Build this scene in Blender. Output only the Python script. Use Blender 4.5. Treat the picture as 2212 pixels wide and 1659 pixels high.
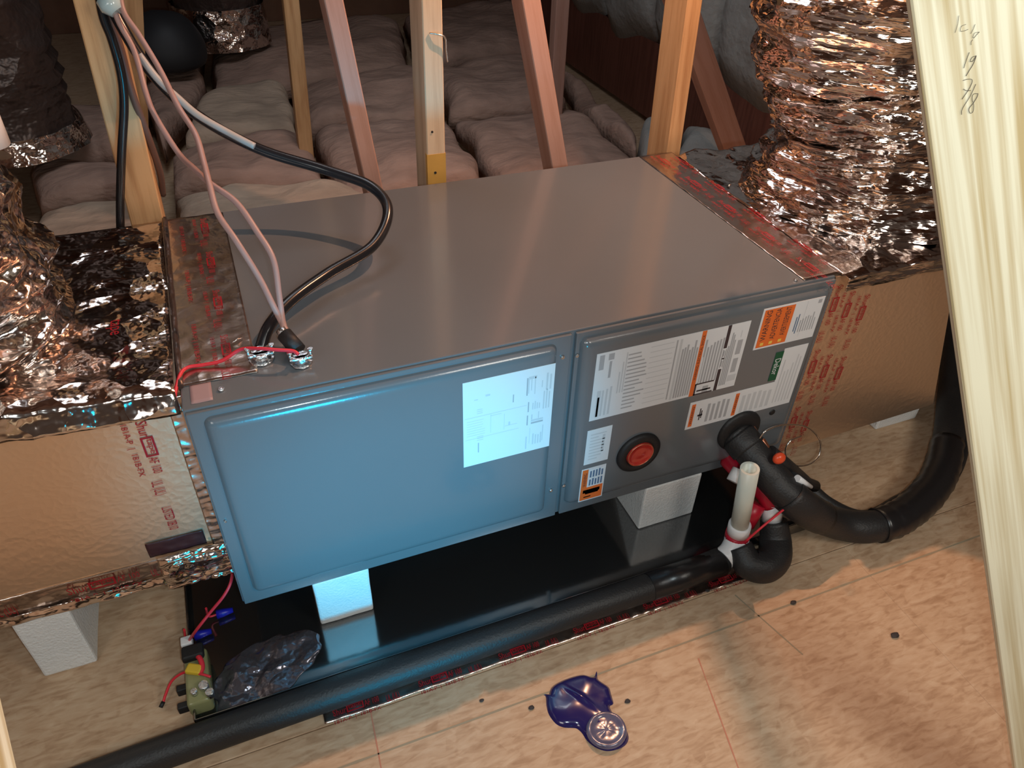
import bpy, bmesh, math, random
from mathutils import Vector, Matrix, noise
S = bpy.context.scene
for o in list(bpy.data.objects): bpy.data.objects.remove(o, do_unlink=True)
random.seed(7)
COL = S.collection
# ------------------------------------------------------------ camera
CAM = Vector((0.1054, -0.8555, 1.2003))
RX = Vector((0.92844066, -0.37030613, 0.02951819))
RY = Vector((-0.20894692, -0.58626873, -0.78270694))
RZ = Vector((0.30714677, 0.72052921, -0.62169005))
cd = bpy.data.cameras.new('camera'); cam = bpy.data.objects.new('camera', cd); COL.objects.link(cam)
cd.sensor_width = 36; cd.lens = 36 * 1631.4 / 2212; cd.clip_start = 0.02
cam.matrix_world = Matrix(((RX.x, -RY.x, -RZ.x, CAM.x), (RX.y, -RY.y, -RZ.y, CAM.y), (RX.z, -RY.z, -RZ.z, CAM.z), (0, 0, 0, 1)))
S.camera = cam
# ------------------------------------------------------------ world, lamps, exposure
w = bpy.data.worlds.new('attic_air'); S.world = w; w.use_nodes = True
w.node_tree.nodes['Background'].inputs[0].default_value = (.30, .20, .15, 1)
w.node_tree.nodes['Background'].inputs[1].default_value = 0.16
def lamp(name, kind, loc, energy, col, size=.05, target=None, spot=None, blend=.6):
    l = bpy.data.lights.new(name, kind); l.energy = energy; l.color = col
    if kind == 'AREA': l.size = size
    else: l.shadow_soft_size = size
    if spot: l.spot_size = spot; l.spot_blend = blend
    o = bpy.data.objects.new(name, l); COL.objects.link(o); o.location = loc
    if target: o.rotation_euler = (Vector(target) - Vector(loc)).to_track_quat('-Z', 'Y').to_euler()
    return o
lamp('attic_bulb', 'SPOT', (.99, .41, 1.53), 41, (1, .50, .28), .009, (.75, -.35, 0), math.radians(160), .6)
lamp('camera_flash', 'POINT', CAM + RX * .05 + RY * .035, 13.5, (.80, .95, 1), .012)
lamp('blue_work_light', 'SPOT', (.20, -1.15, .27), 84, (.0, .56, .96), .05, (.26, 0, .30), math.radians(43), 1.0)
lamp('back_fill', 'AREA', (.5, 1.25, 2.28), 13, (.86, .92, 1), .9, (.6, 1.5, 0))  # added fill lamp over the back batts, stands for no known opening
lamp('right_fill', 'AREA', (1.05, -1.3, 1.5), 9, (1, .95, .86), .5, (.9, .3, .4))  # added fill for the post fronts and near stud, no hatch known there
lamp('left_fill', 'AREA', (-1.0, -1.3, 1.5), 5.5, (1, .96, .9), .6, (-.25, .1, .1))  # second added fill, brightens the left floor and plenum, no real opening
S.view_settings.view_transform = 'Standard'; S.view_settings.look = 'None'
S.view_settings.exposure = 0.08; S.view_settings.gamma = 1; S.view_settings.use_curve_mapping = False

HB = .125; T = .5417; D = .5886; L = 1.08
def at(px, py, ax, v):
    """the point where the sight line of a photo pixel meets the plane ax = v"""
    d = RX * ((px - 1106) / 1631.4) + RY * ((py - 829.5) / 1631.4) + RZ
    i = 'xyz'.index(ax); return CAM + d * ((v - CAM[i]) / d[i])
def ray(px, py, dist):
    return CAM + (RX * ((px - 1106) / 1631.4) + RY * ((py - 829.5) / 1631.4) + RZ) * dist
# ------------------------------------------------------------ materials
def nt(name):
    m = bpy.data.materials.new(name); m.use_nodes = True; n = m.node_tree
    return m, n, n.nodes['Principled BSDF']
def N(n, t, **k):
    x = n.nodes.new(t)
    for a, b in k.items():
        if hasattr(x, a): setattr(x, a, b)
        else: x.inputs[a].default_value = b
    return x
def mat(name, col, rough=.5, metal=0, bump=0, bscale=50, spec=.5, var=0, vscale=20, coat=0, trans=0, alpha=1, stretch=(1, 1, 1), rvar=0):
    m, n, b = nt(name); b.inputs['Base Color'].default_value = (*col, 1); b.inputs['Roughness'].default_value = rough
    b.inputs['Metallic'].default_value = metal; b.inputs['Specular IOR Level'].default_value = spec
    b.inputs['Coat Weight'].default_value = coat; b.inputs['Transmission Weight'].default_value = trans; b.inputs['Alpha'].default_value = alpha
    tc = N(n, 'ShaderNodeTexCoord'); mp = N(n, 'ShaderNodeMapping'); mp.inputs['Scale'].default_value = stretch
    n.links.new(tc.outputs['Object'], mp.inputs[0])
    if var:
        t = N(n, 'ShaderNodeTexNoise', Scale=vscale, Detail=5); n.links.new(mp.outputs[0], t.inputs[0])
        r = N(n, 'ShaderNodeMix'); r.data_type = 'RGBA'; n.links.new(t.outputs[0], r.inputs[0])
        r.inputs[6].default_value = (*[c * (1 - var) for c in col], 1); r.inputs[7].default_value = (*[min(1, c * (1 + var)) for c in col], 1)
        n.links.new(r.outputs[2], b.inputs['Base Color'])
    if rvar:
        t = N(n, 'ShaderNodeTexNoise', Scale=vscale, Detail=3); n.links.new(mp.outputs[0], t.inputs[0])
        r = N(n, 'ShaderNodeMapRange'); r.inputs[3].default_value = rough * (1 - rvar); r.inputs[4].default_value = rough * (1 + rvar)
        n.links.new(t.outputs[0], r.inputs[0]); n.links.new(r.outputs[0], b.inputs['Roughness'])
    if bump:
        t = N(n, 'ShaderNodeTexNoise', Scale=bscale, Detail=6); n.links.new(mp.outputs[0], t.inputs[0])
        bp = N(n, 'ShaderNodeBump', Strength=bump, Distance=.01); n.links.new(t.outputs[0], bp.inputs['Height']); n.links.new(bp.outputs[0], b.inputs['Normal'])
    return m
def wood(name, c1, c2, rough=.6, rings=60, stretch=.06, bump=.15, dist=3.0, knots=True):
    m, n, b = nt(name); tc = N(n, 'ShaderNodeTexCoord'); mp = N(n, 'ShaderNodeMapping'); mp.inputs['Scale'].default_value = (1, 1, stretch)
    n.links.new(tc.outputs['Object'], mp.inputs[0])
    ns = N(n, 'ShaderNodeTexNoise', Scale=7, Detail=3); n.links.new(mp.outputs[0], ns.inputs[0])
    wv = N(n, 'ShaderNodeTexNoise', Scale=rings * 3.2, Detail=2); wv.inputs['Roughness'].default_value = .4; wv.inputs['Distortion'].default_value = dist * .04
    add = N(n, 'ShaderNodeVectorMath', operation='MULTIPLY_ADD'); n.links.new(ns.outputs['Color'], add.inputs[0]); add.inputs[1].default_value = (.10, .10, .10); n.links.new(mp.outputs[0], add.inputs[2])
    n.links.new(add.outputs[0], wv.inputs[0])
    fn = N(n, 'ShaderNodeTexNoise', Scale=260, Detail=4); n.links.new(mp.outputs[0], fn.inputs[0])
    mx = N(n, 'ShaderNodeMix'); mx.data_type = 'FLOAT'; mx.inputs[0].default_value = .35; n.links.new(wv.outputs[0], mx.inputs[2]); n.links.new(fn.outputs[0], mx.inputs[3])
    cr = N(n, 'ShaderNodeValToRGB'); cr.color_ramp.elements[0].color = (*c2, 1); cr.color_ramp.elements[1].color = (*c1, 1); cr.color_ramp.elements[0].position = .36; cr.color_ramp.elements[1].position = .58
    n.links.new(mx.outputs[0], cr.inputs[0])
    big = N(n, 'ShaderNodeTexNoise', Scale=3, Detail=2); n.links.new(tc.outputs['Object'], big.inputs[0])
    hs = N(n, 'ShaderNodeHueSaturation'); mr = N(n, 'ShaderNodeMapRange'); mr.inputs[3].default_value = .82; mr.inputs[4].default_value = 1.15
    n.links.new(big.outputs[0], mr.inputs[0]); n.links.new(mr.outputs[0], hs.inputs['Value']); n.links.new(cr.outputs[0], hs.inputs['Color']); n.links.new(hs.outputs[0], b.inputs['Base Color'])
    b.inputs['Roughness'].default_value = rough
    bp = N(n, 'ShaderNodeBump', Strength=bump, Distance=.002); n.links.new(mx.outputs[0], bp.inputs['Height']); n.links.new(bp.outputs[0], b.inputs['Normal'])
    return m
def osb():
    m, n, b = nt('osb_board'); tc = N(n, 'ShaderNodeTexCoord'); cur = None
    sel = N(n, 'ShaderNodeTexNoise', Scale=22, Detail=1); n.links.new(tc.outputs['Object'], sel.inputs[0])
    for k, (rot, sc) in enumerate([(.15, (14, 60, 30)), (1.0, (16, 75, 30)), (-.55, (12, 66, 30))]):
        mp = N(n, 'ShaderNodeMapping'); mp.inputs['Rotation'].default_value = (0, 0, rot); mp.inputs['Scale'].default_value = sc
        n.links.new(tc.outputs['Object'], mp.inputs[0])
        v = N(n, 'ShaderNodeTexVoronoi', Scale=1.0); v.feature = 'F1'; n.links.new(mp.outputs[0], v.inputs[0])
        sp = N(n, 'ShaderNodeSeparateColor'); n.links.new(v.outputs['Color'], sp.inputs[0])
        if cur is None: cur = sp.outputs[0]
        else:
            mr = N(n, 'ShaderNodeMapRange'); mr.inputs[1].default_value = .42 + .08 * k; mr.inputs[2].default_value = .46 + .08 * k; n.links.new(sel.outputs[0], mr.inputs[0])
            mx = N(n, 'ShaderNodeMix'); mx.data_type = 'FLOAT'; n.links.new(mr.outputs[0], mx.inputs[0]); n.links.new(cur, mx.inputs[2]); n.links.new(sp.outputs[0], mx.inputs[3]); cur = mx.outputs[0]
    fm = N(n, 'ShaderNodeMapping'); fm.inputs['Rotation'].default_value = (0, 0, .25); fm.inputs['Scale'].default_value = (.28, 1, 1); n.links.new(tc.outputs['Object'], fm.inputs[0])
    fn = N(n, 'ShaderNodeTexNoise', Scale=110, Detail=5); fn.inputs['Distortion'].default_value = .6; n.links.new(fm.outputs[0], fn.inputs[0])
    m2 = N(n, 'ShaderNodeMix'); m2.data_type = 'FLOAT'; m2.inputs[0].default_value = .84; n.links.new(cur, m2.inputs[2]); n.links.new(fn.outputs[0], m2.inputs[3])
    cr = N(n, 'ShaderNodeValToRGB'); e = cr.color_ramp.elements
    e[0].color = (.40, .25, .145, 1); e[0].position = .28; e[1].color = (.62, .46, .31, 1); e[1].position = .72
    x = e.new(.5); x.color = (.54, .37, .235, 1)
    n.links.new(m2.outputs[0], cr.inputs[0]); n.links.new(cr.outputs[0], b.inputs['Base Color']); b.inputs['Roughness'].default_value = .62
    bp = N(n, 'ShaderNodeBump', Strength=.25, Distance=.002); n.links.new(m2.outputs[0], bp.inputs['Height']); n.links.new(bp.outputs[0], b.inputs['Normal'])
    return m
def foil(name, col, rough, vor, amp, nz, metal=1.0, stretch=(1, 1, 1)):
    m, n, b = nt(name); b.inputs['Base Color'].default_value = (*col, 1); b.inputs['Metallic'].default_value = metal; b.inputs['Roughness'].default_value = rough
    tc = N(n, 'ShaderNodeTexCoord'); mp = N(n, 'ShaderNodeMapping'); mp.inputs['Scale'].default_value = stretch; n.links.new(tc.outputs['Object'], mp.inputs[0])
    wn = N(n, 'ShaderNodeTexNoise', Scale=nz, Detail=4); n.links.new(mp.outputs[0], wn.inputs[0])
    ad = N(n, 'ShaderNodeVectorMath', operation='MULTIPLY_ADD'); n.links.new(wn.outputs['Color'], ad.inputs[0]); ad.inputs[1].default_value = (.05, .05, .05); n.links.new(mp.outputs[0], ad.inputs[2])
    v = N(n, 'ShaderNodeTexVoronoi', Scale=vor); v.feature = 'F1'; n.links.new(ad.outputs[0], v.inputs[0])
    n2 = N(n, 'ShaderNodeTexNoise', Scale=nz * 2.2, Detail=3); n.links.new(mp.outputs[0], n2.inputs[0])
    mx = N(n, 'ShaderNodeMath', operation='ADD'); n.links.new(v.outputs['Distance'], mx.inputs[0]); n.links.new(n2.outputs[0], mx.inputs[1])
    bp = N(n, 'ShaderNodeBump', Strength=1.0, Distance=amp); n.links.new(mx.outputs[0], bp.inputs['Height']); n.links.new(bp.outputs[0], b.inputs['Normal'])
    return m
M = {}
M['paint'] = mat('grey_enamel', (.135, .148, .160), .20, 0, .02, 300, .6, .04, 6, rvar=.12, coat=.3)
M['paint'].node_tree.nodes['Principled BSDF'].inputs['Coat Roughness'].default_value = .08
M['paint_edge'] = mat('grey_enamel_edge', (.17, .165, .16), .3)
M['black'] = mat('black_rubber', (.012, .012, .013), .55, bump=.1, bscale=200)
M['foam_ins'] = mat('black_pipe_insulation', (.018, .018, .019), .5, bump=.15, bscale=260, var=.2)
M['tapeblack'] = mat('black_vinyl_tape', (.016, .015, .016), .28, bump=.05, bscale=60)
M['pan'] = mat('black_drain_pan_plastic', (.012, .013, .014), .10, bump=.02, bscale=20, spec=.75)
M['pan'].node_tree.nodes['Principled BSDF'].inputs['IOR'].default_value = 2.4
M['styro'] = mat('white_foam', (.78, .79, .78), .85, bump=.3, bscale=220, var=.05, vscale=60)
M['pvc'] = mat('cream_pvc', (.66, .71, .64), .35)
M['pvcwhite'] = mat('white_pvc', (.82, .83, .84), .3)
M['primer'] = mat('red_primer_stain', (.45, .01, .03), .35, var=.35, vscale=40)
M['redwire'] = mat('red_wire_jacket', (.72, .03, .05), .4)
M['pinkcable'] = mat('pinkish_brown_cable_jacket', (.40, .25, .225), .4)
M['blackcable'] = mat('black_cable_jacket', (.014, .014, .016), .22)
M['greycable'] = mat('weathered_brown_cable_jacket', (.16, .09, .07), .5)
M['zinc'] = mat('zinc_metal', (.75, .78, .80), .18, 1, .3, 200)
M['steelwire'] = mat('silver_wire', (.8, .78, .75), .2, 1)
M['copper'] = mat('copper', (.85, .38, .24), .3, 1)
M['orangecap'] = mat('orange_red_plastic', (.80, .09, .03), .3)
M['redcap'] = mat('red_clear_plastic_cap', (.50, .035, .025), .12, coat=.5)
M['blue'] = mat('blue_plastic', (.01, .015, .42), .35)
M['yellow'] = mat('yellow_plastic', (.75, .50, .04), .4)
M['olive'] = mat('clear_yellowish_plastic', (.42, .42, .20), .15, trans=.35)
M['film'] = foil('crinkled_clear_film', (.20, .20, .24), .22, 24, .010, 10, .75)
M['label'] = mat('label_paper', (.72, .74, .76), .4)
M['ink'] = mat('grey_label_print', (.40, .41, .43), .5)
M['ink2'] = mat('light_label_print', (.56, .58, .60), .5)
M['dark'] = mat('dark_label_print', (.05, .035, .04), .5)
M['orange'] = mat('orange_label_print', (.78, .16, .03), .45)
M['green'] = mat('green_label_print', (.005, .09, .04), .45)
M['yel2'] = mat('yellow_label_print', (.85, .55, .10), .45)
M['bluegrey'] = mat('bluegrey_label_print', (.10, .17, .28), .5)
M['osb'] = osb()
M['redprint'] = mat('red_printed_letters', (.42, .012, .022), .4, .25)
M['pencil'] = mat('pencil_marks', (.14, .11, .08), .7)
M['fsk'] = foil('foil_faced_duct_board', (.95, .72, .52), .36, 90, .0004, 14, .90)
M['fsk_dark'] = foil('foil_tape', (.66, .56, .50), .25, 30, .0012, 16)
M['crumple'] = foil('crumpled_foil', (.78, .69, .64), .14, 15, .016, 7)
M['crumpleR'] = foil('crumpled_foil_ringed', (.78, .70, .66), .13, 20, .010, 9, stretch=(.6, .6, 2.6))
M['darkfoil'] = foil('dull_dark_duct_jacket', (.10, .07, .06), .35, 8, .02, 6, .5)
M['stud'] = wood('fresh_pine', (.94, .86, .63), (.60, .45, .22), rings=26, dist=9, stretch=.018)
M['post'] = wood('pine_web', (.70, .43, .21), (.52, .28, .12), rings=16)
M['postpale'] = wood('pale_pine_web', (.74, .58, .40), (.58, .42, .27), rings=12)
M['postpink'] = wood('pinkish_pine_web', (.50, .30, .24), (.42, .23, .17), rings=12)
M['resin'] = mat('resin_stained_end', (.62, .36, .08), .5, var=.2)
M['rim'] = wood('dark_red_brown_board', (.16, .055, .035), (.11, .035, .022), rings=20)
M['batt'] = mat('pinkish_fibreglass', (.43, .285, .225), .95, bump=1, bscale=34, spec=.1, var=.42, vscale=16, stretch=(.5, 1, 1))
M['battpale'] = mat('pale_fibreglass', (.54, .41, .31), .95, bump=1, bscale=34, spec=.1, var=.34, vscale=16, stretch=(.5, 1, 1))
M['battgrey'] = mat('grey_white_fibreglass', (.36, .36, .34), .95, bump=.9, bscale=24, spec=.1, var=.3, vscale=5)
M['roofwood'] = mat('brown_roof_sheathing', (.20, .10, .06), .8, bump=.3, bscale=30, var=.3, vscale=6)
M['glue'] = mat('dark_blue_glossy_glue', (.018, .014, .11), .16, spec=.8, coat=.4)
M['gluepale'] = mat('pale_thick_glue_crust', (.13, .12, .19), .2, spec=.8, coat=.5, var=.6, vscale=50)
M['debris'] = mat('dark_grit', (.04, .035, .035), .7)
M['faded'] = mat('grey_green_board_ink', (.33, .28, .19), .8)
M['redline'] = mat('red_chalk_line', (.52, .22, .14), .8)
M['beigetape'] = mat('pinkish_tape', (.36, .24, .24), .4)
# ------------------------------------------------------------ geometry helpers
def link(name, bm, m, parent=None, smooth=False, loc=None):
    me = bpy.data.meshes.new(name); bm.normal_update(); bm.to_mesh(me); bm.free()
    for x in (m if isinstance(m, list) else [m]): me.materials.append(x)
    if smooth:
        for p in me.polygons: p.use_smooth = True
    o = bpy.data.objects.new(name, me); COL.objects.link(o)
    if loc is not None: o.location = loc
    if parent: o.parent = parent
    return o
def tag(o, label, cat, group=None):
    o['label'] = label; o['category'] = cat
    if group: o['group'] = group
    return o
def thing(name, label, cat, loc=(0, 0, 0), group=None):
    o = bpy.data.objects.new(name, None); COL.objects.link(o); o.empty_display_size = .05
    o.location = loc; return tag(o, label, cat, group)
def settle(root):
    """move the empty to the foot of its parts without moving them"""
    c = []
    def walk(o):
        for k in o.children:
            if k.type == 'MESH': c.extend(k.matrix_basis @ v.co for v in k.data.vertices)
            walk(k)
    walk(root)
    p = Vector((sum(v.x for v in c) / len(c), sum(v.y for v in c) / len(c), min(v.z for v in c)))
    root.location = p
    for k in root.children: k.matrix_parent_inverse = Matrix.Translation(-p)
def box(bm, x0, x1, y0, y1, z0, z1, mi=0, bev=0, seg=2):
    r = bmesh.ops.create_cube(bm, size=1); vs = r['verts']
    for v in vs: v.co = Vector(((x0 + x1) / 2 + v.co.x * (x1 - x0), (y0 + y1) / 2 + v.co.y * (y1 - y0), (z0 + z1) / 2 + v.co.z * (z1 - z0)))
    fs = set(f for v in vs for f in v.link_faces)
    for f in fs: f.material_index = mi
    if bev:
        es = list(set(e for v in vs for e in v.link_edges)); bmesh.ops.bevel(bm, geom=es, offset=bev, segments=seg, affect='EDGES', profile=.5)
    return vs
def B(*a, **k):
    bm = bmesh.new(); box(bm, *a, **k); return bm
def spline(pts, n=8):
    P = [Vector(p) for p in pts]; P = [P[0] * 2 - P[1]] + P + [P[-1] * 2 - P[-2]]; out = []
    for i in range(1, len(P) - 2):
        a, b, c, d = P[i - 1:i + 3]
        for k in range(n):
            t = k / n; out.append(.5 * ((2 * b) + (c - a) * t + (2 * a - 5 * b + 4 * c - d) * t * t + (3 * b - a - 3 * c + d) * t ** 3))
    out.append(P[-2]); return out
def tube(bm, pts, r, seg=12, cap=True, disp=None, mi=0):
    n = len(pts); R = r if isinstance(r, (list, tuple)) else [r] * n
    if len(R) != n:
        R = [R[min(len(R) - 2, int(i / (n - 1) * (len(R) - 1)))] * (1 - f) + R[min(len(R) - 1, int(i / (n - 1) * (len(R) - 1)) + 1)] * f for i in range(n) for f in [min(1, i / (n - 1) * (len(R) - 1) - min(len(R) - 2, int(i / (n - 1) * (len(R) - 1))))]]
    t0 = (pts[1] - pts[0]).normalized(); u = t0.orthogonal().normalized(); rings = []; s = 0
    for i in range(n):
        t = ((pts[min(i + 1, n - 1)] - pts[max(i - 1, 0)])).normalized()
        u = (u - t * u.dot(t)).normalized(); v = t.cross(u); ring = []
        if i: s += (pts[i] - pts[i - 1]).length
        for k in range(seg):
            a = 2 * math.pi * k / seg; d = u * math.cos(a) + v * math.sin(a); rr = R[i]
            p = pts[i] + d * rr
            if disp: p = pts[i] + d * (rr + disp(p, s, a))
            ring.append(bm.verts.new(p))
        rings.append(ring)
    for i in range(n - 1):
        for k in range(seg):
            f = bm.faces.new((rings[i][k], rings[i][(k + 1) % seg], rings[i + 1][(k + 1) % seg], rings[i + 1][k])); f.material_index = mi; f.smooth = True
    if cap:
        f = bm.faces.new(rings[0][::-1]); f.material_index = mi; f = bm.faces.new(rings[-1]); f.material_index = mi
    return bm
def cable(name, pts, r, m, parent=None, seg=10, n=8):
    bm = bmesh.new(); tube(bm, spline(pts, n), r, seg); return link(name, bm, m, parent)
def cyl(bm, p0, p1, r, seg=20, mi=0, r2=None):
    p0, p1 = Vector(p0), Vector(p1); tube(bm, [p0, p1], [r, r if r2 is None else r2], seg, mi=mi)
def hollow(name, p0, p1, ro, ri, m, parent, seg=28):
    """a real pipe: outer wall, rim, inner wall"""
    p0, p1 = Vector(p0), Vector(p1); t = (p1 - p0).normalized(); u = t.orthogonal().normalized(); v = t.cross(u); bm = bmesh.new(); R = []
    for p, r in ((p0, ro), (p1, ro), (p1, ri), (p0 + t * .004, ri)):
        R.append([bm.verts.new(p + (u * math.cos(6.28318 * k / seg) + v * math.sin(6.28318 * k / seg)) * r) for k in range(seg)])
    for a, b in zip(R, R[1:]):
        for k in range(seg): bm.faces.new((a[k], a[(k + 1) % seg], b[(k + 1) % seg], b[k])).smooth = (a is not R[1])
    bm.faces.new(R[0][::-1]); bm.faces.new(R[3]); return link(name, bm, m, parent)
def text(bm, s, o, ux, uy, w=None, h=.01, mi=0, lift=.0006, align='L'):
    """flat letters at o; ux reading direction, uy letter-up direction; stretched to width w"""
    c = bpy.data.curves.new('t', 'FONT'); c.body = s; c.size = 1; c.resolution_u = 2; ob = bpy.data.objects.new('t', c); COL.objects.link(ob)
    dg = bpy.context.evaluated_depsgraph_get(); me = bpy.data.meshes.new_from_object(ob.evaluated_get(dg)); 
    if me.vertices:
        x0 = min(v.co.x for v in me.vertices); x1 = max(v.co.x for v in me.vertices); y1 = max(v.co.y for v in me.vertices); y0 = min(v.co.y for v in me.vertices)
        sx = (w / (x1 - x0)) if w else h / .7; sy = h / max(.3, (y1 - y0)); ux, uy, o = Vector(ux), Vector(uy), Vector(o); nn = ux.cross(uy)
        vs = [bm.verts.new(o + ux * (v.co.x - x0) * sx + uy * (v.co.y - y0) * sy + nn * lift) for v in me.vertices]
        for p in me.polygons:
            try: bm.faces.new([vs[i] for i in p.vertices]).material_index = mi
            except ValueError: pass
    bpy.data.objects.remove(ob, do_unlink=True); bpy.data.curves.remove(c); bpy.data.meshes.remove(me)
def fbm(p, s): return noise.noise(p * s) + .5 * noise.noise(p * s * 2.1) + .25 * noise.noise(p * s * 4.3)
def structure(o, label=None):
    o['kind'] = 'structure'
    if label: o['label'] = label
    return o

# ============================================================ SETTING
sub = structure(link('floor', B(-2.2, 3.4, -2.6, 4.6, -.06, -.022), M['osb']), 'tan oriented strand board floor of the attic')
for (x0, x1, y0, y1) in [(-1.30, 1.14, -1.42, -.1895), (1.1402, 2.6, -1.42, -.1895), (-2.0, .93, -.188, .78), (.9302, 2.3, -.188, .78)]:
    link('osb_panel', B(x0, x1, y0, y1, -.022, 0 if y0 < -.5 else -.0006, bev=.0012, seg=1), M['osb'], sub)
bm = bmesh.new()
def gline(bm, a, b, wdt, mi=0, z=.0005):
    a, b = Vector((*a, z)), Vector((*b, z)); d = (b - a).normalized(); s = Vector((-d.y, d.x, 0)) * wdt / 2; k = max(2, int((b - a).length / .03)); pv = None
    for i in range(k + 1):
        p = a + (b - a) * i / k; q = .6 + .4 * noise.noise(p * 30 + Vector((0, 0, mi))); c = (bm.verts.new(p + s * q), bm.verts.new(p - s * q))
        if pv: bm.faces.new((pv[0], pv[1], c[1], c[0])).material_index = mi
        pv = c
gline(bm, (-.15, -.262), (2.1, -.268), .0055); gline(bm, (.86, -.21), (.90, -.36), .004)
gline(bm, (.72, -.30), (.56, -.95), .0035, 1); gline(bm, (.16, -.17), (.13, -.62), .003, 1)
link('printed_line', bm, [M['faded'], M['redline']], sub)['kind'] = 'stuff'
# attic shell
structure(link('wall_back', B(-2.2, 3.4, 4.5, 4.6, -.02, 3.2), M['roofwood']))
structure(link('wall_left', B(-2.2, -2.1, -2.6, 4.6, -.02, 3.2), M['roofwood']))
wr = structure(link('wall_right', B(3.3, 3.4, .2, 4.6, -.02, 2.6), M['roofwood']))
cl = structure(link('ceiling', B(-2.2, 3.4, -2.6, 4.6, 2.45, 2.5), M['roofwood']))
for k in range(9):
    y = -2.3 + k * .8
    link('rafter', B(-2.2, 3.4, y, y + .04, 2.31, 2.45), M['rim'], cl)

# pillowy insulation batts from four floor corners
def pillow(name, q, h, m, seed, parent=None, base=.03, nx=34, ny=24, rough=.026):
    bm = bmesh.new(); V = []; off = Vector((seed * 3.1, seed * 1.7, 0))
    for j in range(ny + 1):
        row = []
        for i in range(nx + 1):
            u, v = i / nx, j / ny
            p = q[0].lerp(q[1], u).lerp(q[3].lerp(q[2], u), v)
            e = (1 - abs(2 * u - 1) ** 6) * (1 - abs(2 * v - 1) ** 5); e = max(0, e) ** .28
            n_ = fbm(Vector((p.x, p.y, seed)) + off, 3.2)
            wob = Vector((noise.noise(p * 5 + off), noise.noise(p * 5 + off + Vector((9, 0, 0))), 0)) * .035
            row.append(bm.verts.new(Vector((p.x, p.y, base + h * e * (1 + .0 * n_) + rough * 1.6 * n_ * e)) + wob))
        V.append(row)
    for j in range(ny):
        for i in range(nx): bm.faces.new((V[j][i], V[j][i + 1], V[j + 1][i + 1], V[j + 1][i])).smooth = True
    edge = [V[0][i] for i in range(nx + 1)] + [V[j][nx] for j in range(1, ny + 1)] + [V[ny][i] for i in range(nx - 1, -1, -1)] + [V[j][0] for j in range(ny - 1, 0, -1)]
    bm.faces.new(edge[::-1]); return link(name, bm, m, parent)
ZB = .15
batts = [
 ([(40, 520), (350, 492), (330, 400), (60, 410)], .17, 'battpale', 'pale batt in the gap between the left duct and the left post foot'),
 ([(50, 408), (330, 398), (300, 318), (60, 330)], .18, 'batt', 'brownish batt lying just past the pale batt left of the left post'),
 ([(360, 475), (860, 440), (780, 372), (350, 395)], .18, 'battpale', 'light bulging batt along the back edge of the grey unit, left half'),
 ([(350, 393), (720, 372), (650, 268), (360, 300)], .19, 'batt', 'pinkish batt behind the two pink cables'),
 ([(720, 420), (1078, 385), (965, 228), (660, 262)], .22, 'batt', 'large smooth pinkish batt behind the pale middle post'),
 ([(380, 298), (650, 262), (625, 168), (440, 185)], .23, 'battpale', 'plump beige batt with a rounded top left of the thin web'),
 ([(655, 258), (965, 226), (905, 125), (625, 160)], .21, 'batt', 'batt past the large smooth one, between the thin web and the pale post'),
 ([(1085, 385), (1420, 345), (1240, 200), (972, 226)], .18, 'batt', 'dim batt behind the unit between the pale post and the thick right post'),
 ([(970, 222), (1238, 198), (1140, 85), (905, 122)], .18, 'batt', 'dark batt farther back under the leaning web'),
 ([(1375, 345), (1450, 335), (1440, 240), (1385, 255)], .24, 'battgrey', 'small whitish batt end standing against the thick right post'),
 ([(1250, 205), (1380, 310), (1392, 268), (1192, 112)], .16, 'batt', 'narrow dark batt at the foot of the dark board'),
 ([(440, 182), (905, 122), (860, 10), (440, 40)], .18, 'batt', 'dim far batt beneath the top of the pale post'),
 ([(905, 120), (1190, 80), (1120, -30), (860, 8)], .18, 'batt', 'farthest dark batt towards the dark board'),
 ([(40, 325), (300, 312), (320, 190), (60, 200)], .18, 'batt', 'brown batt at the foot of the dark upright duct'),
 ([(330, 292), (440, 185), (430, 60), (300, 130)], .20, 'batt', 'dark batt left of the plump one with the black duct on it'),
 ([(1470, 350), (1612, 345), (1585, 280), (1470, 262)], .22, 'battgrey', 'grey batt behind the right plenum beside the leaning brace'),
]
for i, (q, h, mm, lb) in enumerate(batts):
    Q = [at(x, y, 'z', ZB) for x, y in q]; qc = sum(Q, Vector()) / 4; Q = [qc + (p - qc) * .955 for p in Q]
    tag(pillow('insulation_batt', Q, h * .62, M[mm], i + 1), lb, 'insulation', 'fibreglass batts on the attic floor')
# right knee wall: dark rim board with grey batts above
A0 = at(1640, 300, 'z', .20); A1 = at(1215, 45, 'z', .20); dW = (A1 - A0); 
WX = lambda t: A0 + dW * t
nrm = Vector((dW.y, -dW.x, 0)).normalized()
if nrm.x < 0: nrm = -nrm
bm = bmesh.new()
vs = [WX(-.35) , WX(1.5)]
c = [v + nrm * k for v in vs for k in (0, .04)]
pts = [(c[0], .01), (c[2], .01), (c[3], .01), (c[1], .01), (c[0], .33), (c[2], .33), (c[3], .33), (c[1], .33)]
b_ = [bm.verts.new((p.x, p.y, z)) for p, z in pts]
for f in ((0, 1, 2, 3), (4, 7, 6, 5), (0, 4, 5, 1), (1, 5, 6, 2), (2, 6, 7, 3), (3, 7, 4, 0)): bm.faces.new([b_[k] for k in f])
bmesh.ops.recalc_face_normals(bm, faces=bm.faces); link('rim_board', bm, M['rim'], wr)
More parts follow.
